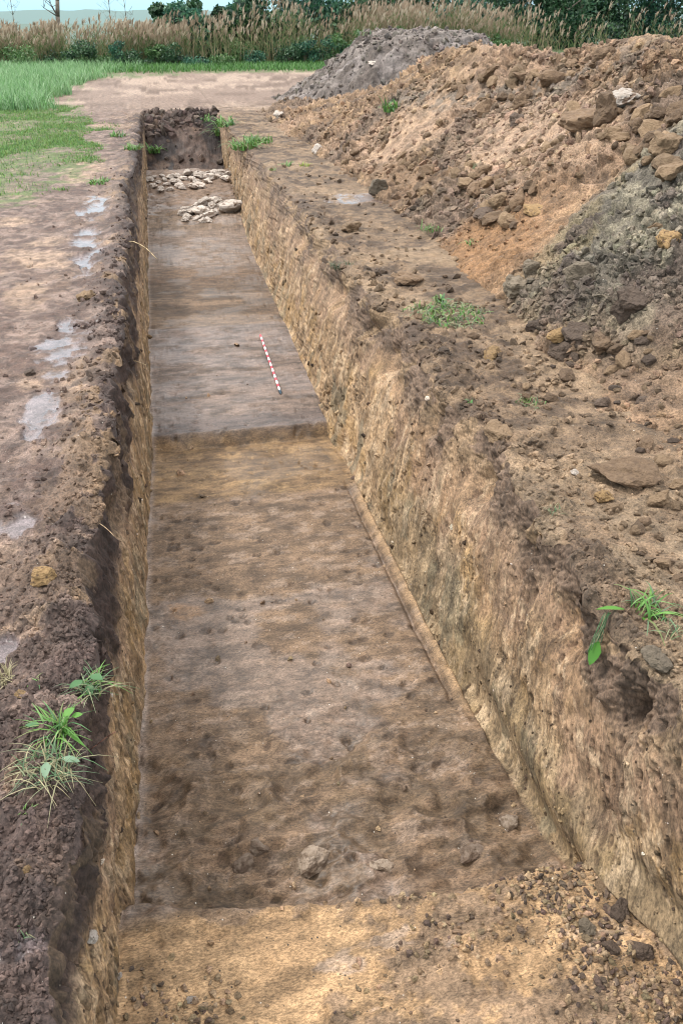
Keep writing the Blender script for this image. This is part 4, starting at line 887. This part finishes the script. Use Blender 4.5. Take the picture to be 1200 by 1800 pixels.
# ================================================================= REEDS
nR=17000
rx=NR.uniform(-15,44,nR); ry=57.5+NR.rand(nR)**1.3*5.5+.10*np.abs(rx-6)*.2
hh=np.interp(rx,[-15,-4,1,6,12,30,44],[1.7,1.75,1.95,2.5,2.65,2.5,2.2])*(.62+.55*NR.rand(nR))*(1+.75*(fbm(rx*.8,ry*.5,0*rx,4,191)-.5))
keep=(NR.rand(nR)<np.interp(rx,[-15,22,28,44],[.9,.7,.12,.02])*(.2+ss(.40,.54,fbm(rx*.28,0*rx,0*rx,3,192)))) ; rx,ry,hh=rx[keep],ry[keep],hh[keep]; nR=len(rx)
lean=np.stack([NR.normal(.06,.12,nR),NR.normal(0,.08,nR)],-1)
Vs=[];Fs=[];Cs=[];off=0
RC=np.array([lin(176,160,124,.6),lin(140,140,98,.6),lin(108,126,80,.55),lin(190,172,138,.6)],np.float32)
def strips(p0,p1,p2,w0,w1,c):
    """tapered three point ribbons facing random ways"""
    global off
    n=len(p0); a=NR.rand(n)*np.pi; s=np.stack([np.cos(a),np.sin(a)*.4,0*a],-1)
    V=np.stack([p0-s*w0,p0+s*w0,p1-s*w1,p1+s*w1,p2-s*.002,p2+s*.002],1); F=np.array([[0,1,3,2],[2,3,5,4]])
    Vs.append(V.reshape(-1,3)); Fs.append((F[None]+(np.arange(n)*6)[:,None,None]).reshape(-1,4)+off); off+=n*6; Cs.append(np.repeat(c,6,0))
base=np.stack([rx,ry,-.05+0*rx],-1); top=base+np.stack([lean[:,0]*hh,lean[:,1]*hh,hh],-1)
sc_=RC[NR.randint(0,4,nR)]*(1+.3*(NR.rand(nR,1)-.5))
strips(base,base*.5+top*.5,top,.016,.012,sc_)
for k in range(5):   # leaves
    t_=NR.uniform(.25,.85,nR)[:,None]; p=base*(1-t_)+top*t_; a=NR.rand(nR)*2*np.pi; ln=NR.uniform(.3,.6,nR)
    d=np.stack([np.cos(a)*ln*.6,np.sin(a)*ln*.3,ln*.75],-1); c=np.where((NR.rand(nR,1)+t_*.45)<.90,np.array(lin(112,138,84,.6)),np.array(lin(168,156,122,.6)))*(1+.35*(NR.rand(nR,1)-.5))
    strips(p,p+d*.6,p+d*np.array([1.1,1.1,.75]),.012,.022,c)
pm=NR.rand(nR)<.62; tp=top[pm]; n_=pm.sum(); pc=np.array([lin(190,168,144,.7),lin(164,146,122,.65),lin(208,192,168,.7)],np.float32)[NR.randint(0,3,n_)]
ld=np.stack([NR.uniform(.1,.5,n_),0*tp[:,0],0*tp[:,0]],-1)
for k in range(6):
    j=NR.normal(0,.04,(n_,3)); ln=NR.uniform(.14,.34,n_)[:,None]
    strips(tp+j*.5+np.array([0,0,-.02*k]),tp+j+ld*ln*.6+np.array([0,0,1.])*ln*.55,tp+j*1.8+ld*ln*1.3+np.array([0,0,1.])*ln*.8,.016,.03,pc*(1+.25*(NR.rand(n_,1)-.5)))
o=mesh_np('reed_bed',np.concatenate(Vs),np.concatenate(Fs),M_reed,np.concatenate(Cs)); tag(o,'thick bed of tan plumed reeds across the far side of the field','reeds',kind='stuff')
# brambles and undergrowth among the reeds
print('reeds',time.time()-T0)
# ================================================================= TREES AND BUSHES
def leaf_cloud(n,centres,rads,size,cols,seed):
    r=np.random.RandomState(seed); k=r.randint(0,len(centres),n); c=np.array(centres)[k]; q=np.array(rads)[k]
    d=r.normal(size=(n,3)); d/=np.linalg.norm(d,axis=1)[:,None]; rr=(.55+.5*r.rand(n))[:,None]; p=c+d*q*rr
    p+= (r.normal(size=(n,3)))*.08*q
    ok=p[:,2]>.02; p=p[ok]; k=k[ok]; n=len(p)
    a=r.normal(size=(n,3)); a/=np.linalg.norm(a,axis=1)[:,None]; b=np.cross(a,r.normal(size=(n,3))); b/=np.linalg.norm(b,axis=1)[:,None]
    s=(size*(.6+.8*r.rand(n)))[:,None]
    V=np.stack([p-a*s*.6,p-b*s*.32,p+a*s*.6,p+b*s*.32],1); F=np.arange(n*4).reshape(n,4)
    cc=np.array(cols,np.float32)[(k*7+r.randint(0,2,n))%len(cols)]*(1+.45*(r.rand(n,1)-.5)); return V.reshape(-1,3),F,np.repeat(cc,4,0)
M_bark=rock_mat('bark',lin(150,138,124),lin(104,92,80),scale=3)
def tree(name,label,cat,x,y,h,w,cols,seed,n=4200,lobes=16,trunk=True,lsize=.2,low=.05,group=None):
    r=np.random.RandomState(seed); t=empty(name,(x,y,0)); tag(t,label,cat,group)
    cs=[];rs=[]
    for i in range(lobes):
        a=r.rand()*6.28; f=r.rand(); zz_=h*(low+(1-low-.12)*f); wd=w*.5*(1-.55*abs(f-.4)); rr=w*.5*r.uniform(.25,.42)
        cs.append((math.cos(a)*wd*.75*r.rand()**.5,math.sin(a)*wd*.75*r.rand()**.5,zz_)); rs.append((rr,rr,rr*r.uniform(.6,.95)))
    V,F,C=leaf_cloud(n,cs,rs,lsize,cols,seed); mesh_np('crown',V,F,M_leaf,C,parent=t,smooth=False)
    parts=[tube((0,0,-.1),(r.uniform(-.2,.2),0,h*.5),.05*h*.5,.03*h*.4,8)]
    for i in range(6):
        c=cs[i]; parts.append(tube((0,0,h*r.uniform(.08,.4)),c,.02*h*.5,.006*h,6))
    V,F=join(parts); mesh_np('trunk',V,F,M_bark,parent=t)
    return t
GDK=[lin(56,96,62,.6),lin(72,112,72,.6),lin(42,74,54,.6),lin(88,126,84,.6)]; GTL=[lin(56,112,90,.6),lin(72,130,98,.6),lin(42,84,70,.6),lin(98,150,112,.6)]; GLT=[lin(108,150,84,.5),lin(84,128,70,.5),lin(130,168,104,.5)]
def xy(px,Yd): 
    d=ray(px,30); t=Yd/d[1]; return d[0]*t
for i,(px,Yd,h,w,cl,lab,nn_) in enumerate([
 (285,66,3.4,2.6,GDK,'dark green bush rising behind the reeds right of the bare trunk',3800),
 (335,64,4.2,4.0,GTL,'blue green bush standing just right of the first dark bush',5200),
 (395,70,2.7,3.2,GLT,'low pale green bush behind the reeds between the taller bushes',3000),
 (365,66,3.6,3.4,GDK,'dark bush filling the gap behind the reeds near the trench line',4200),
 (425,66,3.8,3.2,GTL,'blue green bush behind the reeds just left of the tall dark tree',4200),
 (455,65,5.2,4.8,GDK,'tall dark green tree left of centre behind the reeds',6500),
 (540,68,6.0,5.5,GTL,'tall blue green tree behind the reeds above the trench heap',6500),
 (625,66,5.2,5.0,GDK,'dark tree behind the reeds directly left of the grey mound top',6500),
 (715,69,6.0,5.8,GDK,'broad dark tree behind the reeds above the grey mound',6500),
 (800,66,5.6,5.0,GTL,'blue green tree behind the reeds right of the grey mound',6500),
 (870,65,5.8,5.2,GDK,'dark tree where the reeds thin out on the right',7000),
 (945,64,5.8,5.4,GTL,'dense blue green hedge tree behind the brown heap crest',8500),
 (1020,64,6.2,5.6,GDK,'dense dark hedge tree behind the highest point of the brown heap',8500),
 (1095,64,6.0,5.4,GTL,'dense blue green hedge tree second from the right picture edge',8500),
 (1175,65,6.5,6.0,GDK,'dense dark hedge tree at the right picture edge',8500)]):
    Yd=Yd-2.5
    if px>440: h*=.8; w*=1.25
    if px>860: Yd=84+(i%3); h*=2.0; w*=1.75; nn_=int(nn_*1.5)
    tree('hedge_tree' if h>4 else 'bush',lab,'tree' if h>4 else 'bush',xy(px,Yd),Yd,h,w,cl,500+i,n=int(nn_*1.3),lsize=.24)
# low shrubs at the foot of the reeds
for i,(px,Yd,h,w,cl) in enumerate([(q[0]+11*math.sin(q[0]),q[1]+.8*math.sin(q[0]*2),q[2]*(.75+.35*math.sin(q[0]*3)),q[3]*1.3,q[4]) for q in [(15,57,.9,2.0,GLT),(70,57.5,.7,1.8,GDK),(175,58,.9,1.6,GLT),(250,57,.8,1.8,GDK),(300,57,.9,2.0,GDK),(345,57,.8,1.8,GTL),(395,57,.8,1.6,GLT),(450,57,1.5,1.7,GTL),(520,57.5,.9,2.0,GDK),(575,57.5,1.2,2.0,GDK),(640,57.5,1.5,2.4,GTL),(780,57.5,1.6,2.6,GDK),(830,57,1.5,2.4,GTL),(880,56.5,1.1,2.6,GLT)]]):
    tree('low_shrub','low green shrub in a line at the foot of the reeds','shrub',xy(px,Yd),Yd,h,w,cl,560+i,n=1200,lobes=13,lsize=.12,low=0,group='low shrubs at the foot of the reeds')
rr_=random.Random(3)
for i in range(52):
    px=rr_.uniform(-10,880); Yd=rr_.uniform(56.6,60.5); h=rr_.uniform(.6,1.35)*(1 if px<380 else 1.5)
    tree('scrub_shrub','green scrub shrub growing among the reeds','shrub',xy(px,Yd),Yd,h,rr_.uniform(1.2,2.6),rr_.choice([GTL,GLT,GLT,GDK]),620+i,n=1100,lobes=8,lsize=.12,low=0,group='scrub shrubs growing among the reeds')
# bare leaning trunk and twiggy saplings on the left
def bare(px,Yd,h,lab,r0,seed,leanx=.15,nb=9,name='bare_tree'):
    r=np.random.RandomState(seed); t=empty(name,(xy(px,Yd),Yd,0)); tag(t,lab,'tree')
    parts=[];p=np.array([0,0,-.1]);rad_=r0;pts=[p]
    for k in range(8):
        q=p+np.array([leanx*h/8+r.normal(0,.03),0,h/8]); parts.append(tube(p,q,rad_,rad_*.93,9)); p=q;rad_*=.93;pts.append(p)
    V,F=join(parts); mesh_np('trunk',V,F,M_bark,parent=t)
    br=[]
    for k in range(nb):
        s=pts[r.randint(3,8)]; d=np.array([r.uniform(-1,1),r.uniform(-.5,.5),r.uniform(.3,1)]); e=s+d*h*.14; br.append(tube(s,e,r0*.25,r0*.12,5))
        for m in range(3): e2=e+np.array([r.uniform(-1,1),r.uniform(-.5,.5),r.uniform(.2,1)])*h*.09; br.append(tube(e,e2,r0*.12,.006,4))
    V,F=join(br); mesh_np('branch',V,F,M_bark,parent=t)
bare(96,66,7,'pale bare leaning tree trunk against the sky at the upper left',.17,601,leanx=.09)
bare(22,66,3.6,'thin bare sapling at the far upper left',.03,602,leanx=.02,nb=12)
bare(190,68,3.8,'bare twiggy sapling right of the leaning trunk',.035,603,leanx=.03,nb=14)
bare(225,68,3.6,'second bare twiggy sapling next to the dark bush',.035,604,leanx=-.02,nb=14)
# ================================================================= FAR LAND
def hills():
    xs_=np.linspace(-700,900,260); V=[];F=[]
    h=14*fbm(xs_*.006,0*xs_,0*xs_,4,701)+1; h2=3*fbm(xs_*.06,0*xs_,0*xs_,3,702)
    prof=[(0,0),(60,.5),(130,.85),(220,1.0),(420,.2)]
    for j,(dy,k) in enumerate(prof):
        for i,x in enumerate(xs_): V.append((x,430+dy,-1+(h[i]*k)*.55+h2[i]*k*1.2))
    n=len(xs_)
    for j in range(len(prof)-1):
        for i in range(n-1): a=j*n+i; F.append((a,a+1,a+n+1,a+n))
    C=np.tile(np.array(lin(112,150,146,.6),np.float32),(len(V),1))  # bluish air haze painted into the hill colour
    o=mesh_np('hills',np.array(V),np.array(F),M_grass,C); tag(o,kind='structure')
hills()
print('done',time.time()-T0)
